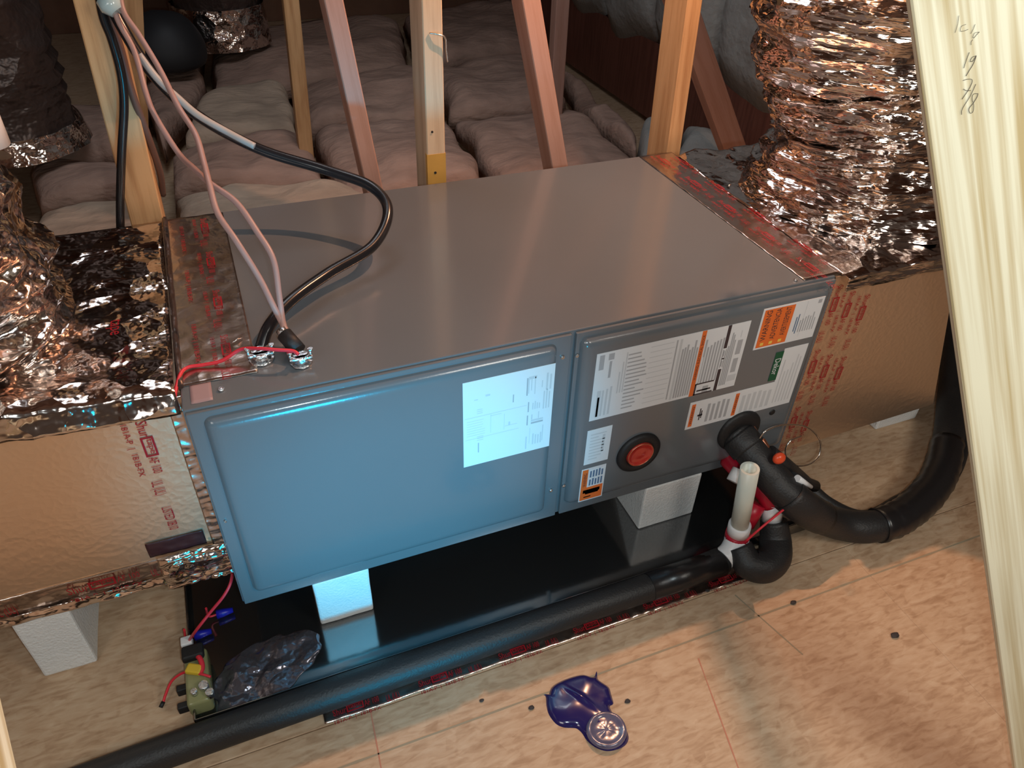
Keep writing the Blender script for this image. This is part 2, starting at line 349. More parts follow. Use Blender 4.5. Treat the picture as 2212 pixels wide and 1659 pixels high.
for k in range(7):
    t0, t1 = -.35 + k * .27, -.35 + k * .27 + .262; bm = bmesh.new(); V = []
    for j in range(15):
        row = []
        for i in range(13):
            u, v = i / 12, j / 14; e = max(0, (1 - abs(2 * u - 1) ** 4) * (1 - abs(2 * v - 1) ** 8)) ** .5
            low = .335 - .05 * math.sin(u * 3.14) + .05 * noise.noise(Vector((k * 3.7, u * 2, 0)))
            p = WX(t0 + (t1 - t0) * u); z = low + (2.2 - low) * v; nn = fbm(Vector((p.x, p.y, z)), 3)
            row.append(bm.verts.new(Vector((p.x, p.y, z)) + nrm * (.035 - .075 * e - .05 * nn * e)))
        V.append(row)
    for j in range(14):
        for i in range(12): bm.faces.new((V[j][i], V[j][i + 1], V[j + 1][i + 1], V[j + 1][i])).smooth = True
    o = link('wall_batt', bm, M['battgrey'], wr)
    sm = o.modifiers.new('s', 'SOLIDIFY'); sm.thickness = .03

# ============================================================ LUMBER
def lumber(name, p0, p1, wx, wy, m, label, cat='post', face=None, bev=.002, group=None):
    p0, p1 = Vector(p0), Vector(p1); ax = (p1 - p0); ln = ax.length; ax.normalize()
    fy = Vector(face) if face else Vector((0, 1, 0)); fy = (fy - ax * fy.dot(ax)).normalized(); fx = fy.cross(ax)
    bm = B(min(0, wx), max(0, wx), 0, wy, 0, ln, bev=bev, seg=1); o = link(name, bm, m)
    o.matrix_world = Matrix(((fx.x, fy.x, ax.x, p0.x), (fx.y, fy.y, ax.y, p0.y), (fx.z, fy.z, ax.z, p0.z), (0, 0, 0, 1)))
    if label: tag(o, label, cat, group)
    return o
def web(px0, px1, y, wx, wy, m, label, zfoot, ztop=2.32, name='truss_web'):
    """px0, px1 = left edge of the front face low and high; it runs on down to zfoot and up to the rafters"""
    a, b = at(*px0, 'y', y), at(*px1, 'y', y); d = (b - a) / (b.z - a.z)
    return lumber(name, a + d * (zfoot - a.z), a + d * (ztop - a.z), wx, wy, m, label, 'wood post')
web((286, 497), (157, 0), .62, .058, .089, M['post'], 'orange-brown leaning wooden web at the left, behind the cable bundle', .03)
web((790, 400), (700, 0), .64, .034, .07, M['postpink'], 'pinkish leaning wooden web between the cables and the pale post', .03)
pb = web((925, 392), (911, 0), .612, .039, .089, M['postpale'], 'pale upright post behind the middle of the grey unit', .03)
link('stained_end', B(-.0006, .0396, -.0006, .012, .478, .565), M['resin'], pb)['label'] = 'amber resin-stained foot with a nail hole'
bm = bmesh.new(); cyl(bm, (.016, -.0012, .525), (.016, .004, .525), .003, 8); cyl(bm, (.012, -.0012, .612), (.012, .004, .612), .0024, 8); link('nail_hole', bm, M['black'], pb)['kind'] = 'stuff'
bm = bmesh.new(); tube(bm, spline([Vector((.012, -.002, .80)), Vector((.03, -.006, .797)), Vector((.042, -.006, .79)), Vector((.045, -.002, .765)), Vector((.048, 0, .745))]), .0016, 6); link('bent_staple_wire', bm, M['steelwire'], pb)
web((1192, 356), (1128, 0), .708, .04, .07, M['postpink'], 'reddish leaning wooden web right of the pale post', .03)
web((1441, 330), (1486, 0), .612, .037, .089, M['post'], 'thick orange upright post at the back right corner of the unit', .03)
web((640, 262), (612, 0), 1.9, .05, .05, M['post'], 'thin orange web standing far back in the insulation', .02)
web((1193, 178), (1203, 0), 2.0, .055, .05, M['postpink'], 'short reddish post far back beside the dark board', .02)
web((1560, 310), (1490, 120), 1.15, .075, .05, M['postpink'], 'brown diagonal brace behind the right plenum', .05)
web((285, 380), (262, 0), 1.5, .05, .05, M['post'], 'narrow orange web seen behind the top of the cable bundle', .02)
# near studs that frame the picture
a, b = ray(1966, 0, .62), ray(2192, 1659, 1.02); ax = (a - b).normalized()
fyv = RZ.copy() + RX * .50
p0 = b - ax * ((b.z) / ax.z) * 1.0; p0 = b - ax * (b.z / ax.z); p1 = a + ax * .9
stud = lumber('wood_stud', p0, p1, .140, .038, M['stud'], 'wide pale pine board up close along the right edge with pencilled figures', 'wood stud', face=fyv)
ml, mr_ = ray(-62, 1552, .75), ray(-40, 1659, .72); ax2 = (ml - mr_).normalized()
lumber('wood_stud', mr_ - ax2 * (mr_.z / ax2.z) if ax2.z > .05 else mr_ - ax2 * .5, ml + ax2 * .12, -.089, .038, M['stud'], 'sliver of a bright board at the bottom left corner of the photo', 'wood stud', face=RZ)
def shade_bar(name, x_, w_, m, lb, cat):  # unseen piece added below the bulb to throw a shadow strip on the floor
    a, b = Vector((.9495 + x_, .276, 1.2)), Vector((.895 + x_, .04, 1.2)); d = (b - a).normalized(); s_ = Vector((-d.y, d.x, 0)) * w_ / 2; bm = bmesh.new()
    c = [a - s_, b - s_, b + s_, a + s_]; hexa0 = [bm.verts.new(p + Vector((0, 0, k))) for k in (0, .006) for p in c]
    for f in ((0, 1, 2, 3), (4, 5, 6, 7), (0, 1, 5, 4), (1, 2, 6, 5), (2, 3, 7, 6), (3, 0, 4, 7)): bm.faces.new([hexa0[k] for k in f])
    bmesh.ops.recalc_face_normals(bm, faces=bm.faces)
    tube(bm, [b + Vector((0, 0, .003)), Vector((b.x, b.y, 2.33))], .003, 8)
    tag(link(name, bm, m), lb, cat)
shade_bar('shadow_bar', 0, .0125, M['zinc'], 'added unseen flat metal bar overhead whose shadow falls across the boards', 'shadow bar')
shade_bar('shadow_rod', .0125, .0035, M['zinc'], 'added unseen thin rod beside the overhead bar, there for its shadow', 'shadow rod')
# pencil figures on the stud: strokes in its own plane
inv = stud.matrix_world.inverted()
def on_stud(px, py):
    o_, d_ = inv @ CAM, inv.to_3x3() @ (RX * ((px - 1106) / 1631.4) + RY * ((py - 829.5) / 1631.4) + RZ)
    t = (-.0004 - o_.y) / d_.y; return o_ + d_ * t
bm = bmesh.new(); z = lambda x, y: (2040 + x * .15666, y * .15666)
strokes = [[(200, 215), (185, 330), (150, 450)], [(300, 335), (235, 365), (222, 425), (260, 430), (330, 405)], [(425, 335), (400, 400), (365, 465)], [(480, 440), (420, 455), (395, 505), (405, 525), (450, 475), (485, 440)], [(395, 545), (372, 575), (370, 620)],
 [(345, 722), (300, 840), (268, 940)], [(440, 768), (385, 790), (358, 845), (395, 840), (440, 768), (400, 880), (345, 970), (298, 1050)],
 [(255, 1112), (320, 1092), (385, 1105), (350, 1210), (245, 1368)], [(262, 1228), (305, 1250), (365, 1248)], [(435, 1160), (360, 1320), (250, 1500), (240, 1580)],
 [(465, 1290), (400, 1300), (385, 1370), (405, 1450), (395, 1540), (355, 1560), (340, 1500), (400, 1420), (450, 1340), (465, 1290)]]
for s_ in strokes:
    P = [on_stud(*z(*q)) for q in s_]; P = spline(P, 5); tube(bm, P, .00028 if s_[0][1] > 700 else .0002, 4)
link('pencil_figures', bm, M['pencil'], stud)

# ============================================================ AIR HANDLER
ah = thing('air_handler', 'long grey enamelled air handler lying on its side on foam blocks', 'air handler')
bm = B(0, L, 0, D, HB, T, bev=.0022, seg=2); cab = link('cabinet', bm, M['paint'], ah)
for (x0, x1) in ((.012, .556), (.576, L - .012)):
    pass
def door(x0, x1, px0, px1):
    bm = bmesh.new(); box(bm, x0, x1, -.0065, -.0005, HB + .001, T - .0035, bev=.0015)
    # embossed plateau: rings from the foot of the bead to the flat field
    r = .012; z0, z1 = HB + .030, T - .0125; prof = [(0, -.0062), (.001, -.0095), (.004, -.0145), (.008, -.0172), (.013, -.0185), (.018, -.0190)]
    def rr(x0, x1, z0, z1, r, y, n=6):
        out = []
        for cx, cz, a0 in ((x1 - r, z0 + r, -90), (x1 - r, z1 - r, 0), (x0 + r, z1 - r, 90), (x0 + r, z0 + r, 180)):
            for k in range(n + 1):
                a = math.radians(a0 + 90 * k / n); out.append(bm.verts.new((cx + r * math.cos(a), y, cz + r * math.sin(a))))
        return out
    rings = [rr(px0 + i, px1 - i, z0 + i, z1 - i, max(.003, r - i * .5), y) for i, y in prof]
    for a, b in zip(rings, rings[1:]):
        for k in range(len(a)): bm.faces.new((a[k], a[(k + 1) % len(a)], b[(k + 1) % len(a)], b[k])).smooth = True
    bm.faces.new(rings[-1]); return link('door_panel', bm, M['paint'], ah)
dl = door(.003, .5655, .022, .540); dr = door(.5735, L - .003, .580, 1.066)
dl['label'] = 'left door panel with one large wiring sheet'; dr['label'] = 'right door panel covered in labels'
def screw(x, z, y=-.0065, par=ah, up=False, r=.0042):
    bm = bmesh.new()
    if up: cyl(bm, (x, y, z), (x, y, z + .003), r, 12); cyl(bm, (x, y, z + .003), (x, y, z + .0042), r * .55, 6)
    else: cyl(bm, (x, y, z), (x, y - .003, z), r, 12); cyl(bm, (x, y - .003, z), (x, y - .0042, z), r * .55, 6)
    link('screw', bm, M['zinc'], par)
for x, z, d_ in ((.551, .500, dl), (.551, .200, dl), (.5765, .497, dr), (.5765, .203, dr), (1.070, .527, dr)): screw(x, z, par=d_, r=.0030)
screw(.052, T, y=.028, up=True); screw(.012, .33, par=dl, r=.002)
screw(1.0, T + .0002, y=.010, up=True, r=.003)
YF = -.0190
def label(name, door_, x0, x1, z0, z1, items, shape=None, m=None, lab=None):
    """items: (kind, args in label millifractions) drawn as flat print on the sheet"""
    bm = bmesh.new(); mats = [m or M['label'], M['ink'], M['ink2'], M['dark'], M['orange'], M['green'], M['yel2'], M['bluegrey'], M['label']]
    W, H = x1 - x0, z1 - z0
    for (a, b, c_, d_) in (shape or [(0, 1, 0, 1)]): box(bm, x0 + a * W, x0 + b * W, YF - .0005, YF, z0 + c_ * H, z0 + d_ * H)
    for it in items:
        if it[0] == 'r':
            _, a, b, c_, d_, mi = it[:6]; lf = it[6] if len(it) > 6 else .0007
            vs = [bm.verts.new((x0 + p * W, YF - lf, z0 + q * H)) for p, q in ((a, c_), (b, c_), (b, d_), (a, d_))]; bm.faces.new(vs).material_index = mi
        elif it[0] == 'tu':   # text reading upwards
            _, s, a, b, c_, d_, mi = it; text(bm, s, (x0 + b * W, YF, z0 + c_ * H), (0, 0, 1), (-1, 0, 0), (d_ - c_) * H, (b - a) * W, mi, lift=-.0010 if False else .0010)
        elif it[0] == 'td':   # text reading downwards
            _, s, a, b, c_, d_, mi = it; text(bm, s, (x0 + a * W, YF, z0 + d_ * H), (0, 0, -1), (1, 0, 0), (d_ - c_) * H, (b - a) * W, mi, lift=.0010)
    o = link(name, bm, mats, door_)
    if lab: o['label'] = lab
    return o
def lines(a0, a1, c0, c1, n, mi, vert=True, fill=.5, jit=.25, lift=.0007):
    """printed text lines too small to read"""
    out = []; rnd = random.Random(int((a0 + c0 * 7 + n) * 1000))
    for k in range(n):
        if vert:
            p = a0 + (a1 - a0) * (k + .5) / n; h = (a1 - a0) / n * fill / 2; e = c1 - (c1 - c0) * jit * rnd.random(); out.append(('r', p - h, p + h, c0, e, mi, lift))
        else:
            p = c0 + (c1 - c0) * (k + .5) / n; h = (c1 - c0) / n * fill / 2; e = a1 - (a1 - a0) * jit * rnd.random(); out.append(('r', a0, e, p - h, p + h, mi, lift))
    return out
# wiring sheet
it = []
for k in range(3): it += [('r', .15, .21, .62 + k * .022, .627 + k * .022, 2), ('r', .15, .22, .30 + k * .022, .307 + k * .022, 2)]
it += [('r', .02, .70, .585, .590, 2), ('r', .02, .62, .33, .334, 2), ('r', .16, .172, .15, .27, 1), ('r', .54, .552, .66, .75, 1), ('r', .12, .16, .78, .79, 2), ('r', .24, .29, .80, .82, 2)]
it += [('r', .30, .304, .36, .58, 2), ('r', .45, .454, .36, .55, 2), ('r', .46, .60, .395, .40, 2), ('r', .50, .52, .40, .44, 2), ('r', .30, .42, .56, .565, 2)]
it += [('r', .69, .705, .70, .90, 1), ('r', .71, .80, .88, .91, 2), ('r', .71, .72, .72, .88, 2), ('r', .74, .75, .75, .88, 2), ('r', .78, .79, .70, .90, 2), ('r', .86, .87, .76, .84, 2), ('r', .715, .728, .50, .62, 1), ('r', .71, .724, .34, .46, 1), ('r', .76, .90, .345, .365, 1), ('r', .76, .90, .375, .395, 2), ('r', .76, .775, .40, .46, 2), ('r', .84, .85, .40, .48, 2), ('r', .75, .755, .10, .30, 2), ('r', .90, .91, .10, .30, 2)]
it += lines(.88, .97, .50, .74, 3, 2) + lines(.90, .98, .72, .93, 2, 2) + lines(.76, .86, .52, .62, 4, 2, jit=.4) + lines(.78, .9, .08, .22, 4, 2) + lines(.70, .73, .04, .2, 1, 2) + lines(.04, .26, .36, .56, 7, 2, False, .15)
label('wiring_sheet', dl, .382, .534, .326, .501, it, lab='large white wiring diagram sheet')
# big rating label
it = [('r', .02, .05, .76, .97, 1), ('r', .075, .11, .88, .97, 1), ('r', .085, .100, .62, .86, 1), ('r', .03, .055, .05, .45, 2)]
it += lines(.03, .13, .05, .55, 4, 2, jit=.4) + lines(.15, .20, .35, .95, 3, 2, jit=.5) + lines(.20, .34, .06, .92, 15, 1, False, .34, .5) + lines(.34, .50, .05, .97, 12, 2, False, .12, .1)
it += [('r', .505, .515, .05, .95, 1), ('r', .53, .545, .03, .95, 2)] + lines(.55, .665, .04, .92, 7, 1, True, .72, .2)
it += [('r', .670, .700, 0, 1, 4), ('tu', 'WARNING: ELECTRICAL SHOCK', .677, .694, .26, .94, 3)] + lines(.705, .845, .18, .95, 7, 1, True, .6, .3)
it += [('r', .705, .715, .20, .6, 8, .0009), ('r', .70, .835, .0, .02, 3), ('r', .70, .835, .165, .185, 3), ('r', .70, .712, .0, .18, 3), ('r', .72, .82, .05, .075, 3), ('r', .76, .80, .02, .12, 1)]
it += [('r', .845, .868, 0, .34, 3), ('r', .845, .868, .66, 1, 3), ('r', .850, .853, .36, .64, 3), ('r', .868, .871, .36, .64, 3), ('r', .850, .870, .49, .51, 3), ('r', .855, .862, .53, .62, 1), ('r', .855, .862, .38, .47, 1)]
it += lines(.875, .925, .06, .88, 4, 1, True, .75, .25) + [('r', .94, .975, .52, .74, 1), ('r', .94, .975, .24, .46, 1), ('r', .95, .955, .78, .88, 2), ('r', .93, .99, .10, .20, 2)]
label('rating_label', dr, .606, .899, .359, .500, it, lab='wide white rating label with an orange and a dark band')
# orange warning label
it = [('r', .03, .52, .04, .96, 4)]
for s_, a, c0, c1, in (('WARNING', .07, .20, .93), ('ADVERTENCIA', .22, .20, .94), ('AVERTISSEMENT', .38, .24, .93)): it.append(('tu', s_, a, a + .085, c0, c1, 3))
for a in (.09, .235, .385): it.append(('r', a, a + .055, .08, .15, 6, .0009))
it += [('r', .60, .617, .26, .62, 7), ('r', .635, .652, .20, .68, 7)] + lines(.67, .95, .22, .70, 7, 1, True, .45, .4) + [('r', .90, .96, .86, .95, 1), ('r', .72, .724, .1, .97, 2)]
label('warning_label', dr, .920, 1.050, .432, .518, it, lab='label with an orange half carrying three black lines')
label('small_label', dr, .606, .654, .255, .337, lines(.15, .8, .1, .9, 9, 2, False, .3, .5) + [('r', .65, .75, .3, .8, 2)], lab='small plain pale label')
it = [('r', .04, .96, .03, .97, 4), ('r', .28, .96, .42, .97, 8, .0009), ('tu', 'WARNING', .10, .24, .46, .86, 3)] + lines(.33, .92, .46, .67, 5, 7, True, .6, .2, .0011) + lines(.33, .92, .71, .93, 5, 7, True, .6, .2, .0011)
it += [('r', .15, .85, .24, .34, 3), ('r', .25, .80, .20, .26, 3), ('r', .2, .5, .10, .13, 3)]
label('hazard_label', dr, .604, .653, .160, .244, it, lab='small orange-red hazard label with a blue-lined text field')
it = [('r', .02, .055, .04, .42, 4), ('r', .42, .455, .04, .42, 4), ('tu', 'WARNING', .028, .048, .08, .38, 3), ('tu', 'WARNING', .428, .448, .08, .38, 3), ('r', .105, .115, .12, .32, 3), ('r', .09, .135, .19, .22, 3), ('r', .12, .13, .15, .28, 3)]
it += lines(.16, .38, .06, .40, 5, 1, True, .55, .15) + lines(.48, .78, .06, .38, 6, 2, True, .6, .2) + lines(.80, .98, .08, .90, 6, 2, True, .4, .4) + [('r', .70, .775, .50, .97, 5, .0009), ('td', 'Dekor', .712, .765, .60, .86, 8)]
label('instruction_label', dr, .811, 1.047, .277, .418, it, shape=[(0, 1, 0, .46), (.775, 1, .46, 1)], lab='L-shaped grey-white instruction label with a green block')
# round grommet with red cap
def disc(name, cx, cz, prof, m, par, seg=40):
    bm = bmesh.new(); R = [[bm.verts.new((cx + r * math.cos(6.28318 * k / seg), y, cz + r * math.sin(6.28318 * k / seg))) for k in range(seg)] for r, y in prof]
    for a, b in zip(R, R[1:]):
        for k in range(seg): bm.faces.new((a[k], a[(k + 1) % seg], b[(k + 1) % seg], b[k])).smooth = True
    bm.faces.new(R[-1]); bmesh.ops.recalc_face_normals(bm, faces=bm.faces); return link(name, bm, m, par)
disc('port_grommet', .717, .252, [(.0445, YF), (.0445, YF - .004), (.041, YF - .0075), (.034, YF - .009), (.0285, YF - .008), (.027, YF - .004)], M['black'], dr)['label'] = 'round black rubber grommet'
disc('port_cap', .718, .252, [(.0272, YF - .0035), (.0272, YF - .0075), (.0255, YF - .0095), (.0225, YF - .0085), (.021, YF - .0065), (.012, YF - .0062), (.004, YF - .0075)], M['redcap'], dr)['label'] = 'translucent red plug'
bm = bmesh.new(); tube(bm, [Vector((.718 + .026 * math.cos(a * .15708), YF - .009, .252 + .026 * math.sin(a * .15708))) for a in range(41)], .0009, 6, cap=False); link('cap_ring', bm, M['copper'], dr)
disc('line_grommet', .940, .238, [(.047, YF), (.047, YF - .004), (.043, YF - .008), (.030, YF - .010)], M['black'], dr)['label'] = 'black rubber grommet around the refrigerant line'
disc('knockout', 1.012, .262, [(.0065, YF), (.006, YF - .0015), (.003, YF - .0016)], M['black'], dr)

# ============================================================ PLENUMS
def hexa(bm, c):
    v = [bm.verts.new(p) for p in c]
    for f in ((3, 2, 1, 0), (4, 5, 6, 7), (0, 1, 5, 4), (1, 2, 6, 5), (2, 3, 7, 6), (3, 0, 4, 7)): bm.faces.new([v[k] for k in f])
def sheet(fn, nx, ny, name, m, par, th=.0006, smooth=True):
    bm = bmesh.new(); V = [[bm.verts.new(fn(i / nx, j / ny)) for i in range(nx + 1)] for j in range(ny + 1)]
    for j in range(ny):
        for i in range(nx): bm.faces.new((V[j][i], V[j][i + 1], V[j + 1][i + 1], V[j + 1][i])).smooth = smooth
    o = link(name, bm, m, par); s = o.modifiers.new('s', 'SOLIDIFY'); s.thickness = th; s.offset = -1; return o
def ridged(p, s):
    return abs(noise.noise(p * s)) + .5 * abs(noise.noise(p * s * 2.3)) + .25 * abs(noise.noise(p * s * 4.9))
# left plenum
PB = .172; PY = .052
pl = thing('duct_plenum', 'foil-faced duct board box joined to the left end of the grey unit', 'duct plenum')
bm = bmesh.new(); hexa(bm, [(-.95, PY, PB), (-.0015, PY, PB), (-.0015, .565, PB), (-.95, .565, PB), (-.95, PY, T - .004), (-.0015, PY, T - .004), (-.0015, .565, T - .004), (-.95, .565, T - .004)])
bmesh.ops.recalc_face_normals(bm, faces=bm.faces); link('duct_board_box', bm, M['fsk'], pl)
def ov(u, v):   # crumpled jacket over the top and down past the front edge
    x = -.93 + .925 * u; s = v * .60
    if s < .55: y, z = .575 - s, T - .003
    else: y, z = .575 - .55 + .0 * s, T - .003
    y = .575 - min(s, .535); drop = max(0, s - .535); p = Vector((x, y, 0))
    r = ridged(p + Vector((0, 0, 2)), 5.5); amp = min(1, max(.10, (-.01 - x) / .20)) * min(1, max(.15, (.55 - y) / .22))
    z = T + .001 + .030 * r * amp + .012 * math.exp(-((y - .06) / .05) ** 2)
    return Vector((x, y - .010 * drop / .065 - .01 * r * (1 if drop > 0 else 0), z - drop * .55))
sheet(ov, 110, 80, 'foil_jacket_skirt', M['crumple'], pl)
def strip_top(x0, x1, y0, y1, name, par, m, seed=0, amp=.0015, zz=T + .0012):
    def f(u, v):
        p = Vector((x0 + (x1 - x0) * u, y0 + (y1 - y0) * v, seed)); return Vector((p.x, p.y, zz + amp * abs(noise.noise(p * 22)) + amp * .5 * noise.noise(p * 60)))
    return sheet(f, 26, 70, name, m, par, .0004)
tl = strip_top(.0, .104, .052, .583, 'foil_tape', pl, M['fsk_dark'], 1); tl['label'] = 'foil tape strip lying on the left end of the unit top'
bm = bmesh.new(); tube(bm, spline([Vector((.001, .05 + k * .0535, T + .003 + .0015 * noise.noise(Vector((k, 0, 0))))) for k in range(11)], 4), .0045, 6); link('tape_fold', bm, M['darkfoil'], pl)
def edge_tape(x0, x1, y, z0, z1, name, par, m, seed, amp=.002, nx=120, ny=16, extra=None):
    def f(u, v):
        x = x0 + (x1 - x0) * u; zz = z0 + (z1 - z0) * v; p = Vector((x, zz, seed)); a = amp * (abs(noise.noise(Vector((x * 14, zz * 60, seed)))) + .6 * abs(noise.noise(p * 55)))
        return Vector((x, y - .0008 - a, zz))
    return sheet(f, nx, ny, name, m, par, .0004)
et = edge_tape(-.95, -.002, PY, PB - .003, PB + .052, 'foil_tape', pl, M['fsk_dark'], 4); et['label'] = 'foil tape along the bottom edge with red letters'
edge_tape(-.95, -.004, PY - .004, PB - .006, PB + .014, 'foil_tape_fold', pl, M['crumple'], 9, .004, 160, 8)
et = edge_tape(-.105, .000, PY - .008, PB - .012, PB + .062, 'foil_patch', pl, M['crumple'], 6, .012, 40, 26); et['label'] = 'bright crinkled foil patch at the lower corner'
et = edge_tape(-.115, -.03, PY - .001, PB + .060, PB + .092, 'tape_patch', pl, mat('maroon_tape', (.05, .012, .014), .35), 3, .003, 20, 10); et['label'] = 'dark maroon piece of tape'
et = edge_tape(-.022, .003, PY - .002, PB + .04, T - .01, 'foil_tape', pl, M['fsk_dark'], 14, .004, 12, 90); et['label'] = 'upright foil tape closing the joint to the unit'
# right plenum
pr_ = thing('duct_plenum', 'orange-looking foil-faced duct board box at the right end of the unit', 'duct plenum')
PC = [(L + .0015, .0, .112), (1.512, .0, .125), (1.60, .55, .125), (L + .0015, .55, .112), (L + .0015, .0, T - .003), (1.372, .0, T - .003), (1.62, .55, T - .003), (L + .0015, .55, T - .003)]
bm = bmesh.new(); hexa(bm, PC); bmesh.ops.recalc_face_normals(bm, faces=bm.faces); link('duct_board_box', bm, M['fsk'], pr_)
tr = strip_top(1.014, 1.10, .004, .586, 'foil_tape', pr_, M['fsk_dark'], 5, .002); tr['label'] = 'foil tape strip over the right end of the unit top'
def ovr(u, v):
    s = v * .585; y = .55 - min(s, .555); drop = max(0, s - .555); xr = 1.38 + (y / .55) * .22; x = 1.092 + (xr - 1.092) * u; p = Vector((x, y, 5)); r = ridged(p, 6)
    return Vector((x, y - .012 * (drop > 0) - .006 * r * (drop > 0), T + .001 + .020 * r * min(1, (x - 1.08) / .06) - drop * .9))
sheet(ovr, 80, 80, 'foil_jacket_skirt', M['crumpleR'], pr_)
# red printing
def rp(par, items, name='red_printing'):
    bm = bmesh.new()
    for s, o, ux, uy, w_, h_ in items: text(bm, s, o, ux, uy, w_, h_, 0, lift=.0012)
    return bm
dn, rt, fr, bk = (0, 0, -1), (1, 0, 0), (0, -1, 0), (0, 1, 0)
bm = bmesh.new(); y = PY - .0002
def logo(bm, o, ux, uy, k=1.0):
    o, ux, uy = Vector(o), Vector(ux), Vector(uy); nn = ux.cross(uy)
    text(bm, 'Shur', o, ux, uy, .022 * k, .011 * k, lift=.0016)
    q = o + ux * .0225 * k - uy * .001 * k + nn * .0016; vs = [bm.verts.new(q + ux * a * k + uy * b * k) for a, b in ((0, 0), (.028, 0), (.028, .013), (0, .013))]
    # outlined block with knocked-out word
    e = .0022; inn = [bm.verts.new(q + ux * a * k + uy * b * k) for a, b in ((e, e), (.028 - e, e), (.028 - e, .013 - e), (e, .013 - e))]
    for i in range(4): bm.faces.new((vs[i], vs[(i + 1) % 4], inn[(i + 1) % 4], inn[i]))
    text(bm, 'tape', o + ux * .0255 * k + uy * .0025 * k, ux, uy, .021 * k, .0075 * k, lift=.0016)
    text(bm, 'AF 100', o + ux * .052 * k, ux, uy, .024 * k, .010 * k, lift=.0016)
    text(bm, '181A-P  |  181B-FX', o - uy * .0165 * k, ux, uy, .076 * k, .0085 * k, lift=.0016)
    text(bm, 'UL (UL)', o + ux * .088 * k - uy * .010 * k, ux, uy, .022 * k, .016 * k, lift=.0016)
logo(bm, (-.068, PY, .500), (.0, 0, -1), (1, 0, 0), 1.30)
text(bm, 'LISTED 0B10', (-.075, PY, .33), (0, 0, -1), (1, 0, 0), .05, .014, lift=.0016)
for k in range(4): logo(bm, (-.90 + k * .22, PY - .0042, PB + .028), (1, 0, 0), (0, 0, 1), 1.35)
for k in range(4): logo(bm, (.062, .56 - k * .135, T + .0032), (0, -1, 0), (1, 0, 0), 1.0)
for k in range(3): text(bm, '181A-P | 181B-FX', (.022, .54 - k * .17, T + .0032), (0, -1, 0), (1, 0, 0), .1, .009)
text(bm, 'tape', (-.085, .20, T + .034), (0, -1, 0), (1, 0, 0), .04, .02)
link('red_printing', bm, M['redprint'], pl)['kind'] = 'stuff'
bm = bmesh.new()
for x, z0, n_ in ((1.092, .52, 3), (1.128, .50, 3), (1.168, .485, 2)):
    for k in range(n_): logo(bm, (x, -.0001, z0 - k * .142), (0, 0, -1), (1, 0, 0), 1.12)
for k in range(5): logo(bm, (1.046, .57 - k * .125, T + .0036), (0, -1, 0), (1, 0, 0), 1.0)
for k in range(4): logo(bm, (1.085, .55 - k * .14, T + .0036), (0, -1, 0), (1, 0, 0), .9)
link('red_printing', bm, M['redprint'], pr_)['kind'] = 'stuff'
# metal staples glinting on the tape
for x, y in ((1.10, .12), (1.052, .06), (1.16, .20), (1.12, .38), (.085, .135)):
    bm = bmesh.new(); tube(bm, [Vector((x - .008, y - .004, T + .0045)), Vector((x, y, T + .0065)), Vector((x + .007, y + .006, T + .0045))], .0011, 5); link('staple', bm, M['steelwire'], pr_ if x > .5 else pl)

# ============================================================ FLEX DUCTS
def flex(name, path, radii, m, label, pitch=.042, amp=.007, cr=.022, seg=120, n=34, rf=7.5, par=None):
    P = spline([Vector(p) for p in path], n)
    def dsp(p, s, a):
        return amp * math.sin(2 * math.pi * s / pitch + a) - cr * 1.2 * (ridged(Vector((p.x * 1, p.y * 1, p.z * 2.6)), rf) - .5) - .004 * noise.noise(p * 60)
    bm = bmesh.new(); tube(bm, P, radii, seg, True, dsp); return bm
def flexduct(label, path, radii, m, band, **k):
    t = thing('flex_duct', label, 'flexible duct'); bm = flex('x', path, radii, m, label, **k); link('foil_jacket', bm, m, t)
    bm = bmesh.new(); P = Vector(path[1]); tube(bm, [P + Vector((0, 0, -.01)), P + Vector((0, 0, .004))], [band, band * .99], 64, False); 
    return t
dR = flexduct('silver-brown crinkled flexible duct rising from the right plenum', [(1.37, .27, T + .006), (1.37, .27, .61), (1.37, .28, .71), (1.335, .29, .82), (1.31, .30, .94), (1.40, .38, 1.15), (1.52, .44, 1.5), (1.6, .5, 2.29)], [.245, .215, .185, .215, .225, .225, .22, .22], M['crumpleR'], .2)
dL = flexduct('bright crumpled flexible duct leaving the left plenum', [(-.375, .295, T + .006), (-.375, .295, .62), (-.385, .29, .70), (-.43, .27, .80), (-.52, .22, .92), (-.68, .12, 1.05), (-.95, 0, 1.2), (-1.5, -.1, 1.4)], [.235, .225, .215, .205, .205, .205, .205, .205], M['crumple'], .2, pitch=.06, amp=.004, cr=.040, rf=4.5)
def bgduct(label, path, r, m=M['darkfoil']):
    t = thing('flex_duct', label, 'flexible duct'); bm = bmesh.new()
    tube(bm, spline([Vector(p) for p in path], 16), r, 40, True, lambda p, s, a: .008 * math.sin(s * 120) - .02 * ridged(p, 8)); link('duct_jacket', bm, m, t)
    return t
q = at(105, 300, 'z', .22)
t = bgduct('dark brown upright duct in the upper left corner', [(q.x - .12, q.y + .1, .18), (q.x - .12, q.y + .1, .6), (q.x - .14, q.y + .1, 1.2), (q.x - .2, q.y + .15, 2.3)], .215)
bm = bmesh.new(); tube(bm, [Vector((q.x - .12, q.y + .1, .185)), Vector((q.x - .12, q.y + .1, .26))], [.235, .215], 40, False, lambda p, s, a: .02 * ridged(p, 14)); link('foil_collar', bm, M['crumple'], t)['label'] = 'glinting foil collar at its foot'
q = at(490, 95, 'z', .22)
t = bgduct('black duct dropping into the far insulation at the top', [(q.x, q.y + .2, .18), (q.x, q.y + .2, .6), (q.x + .02, q.y + .25, 1.4), (q.x, q.y + .3, 2.3)], .20)
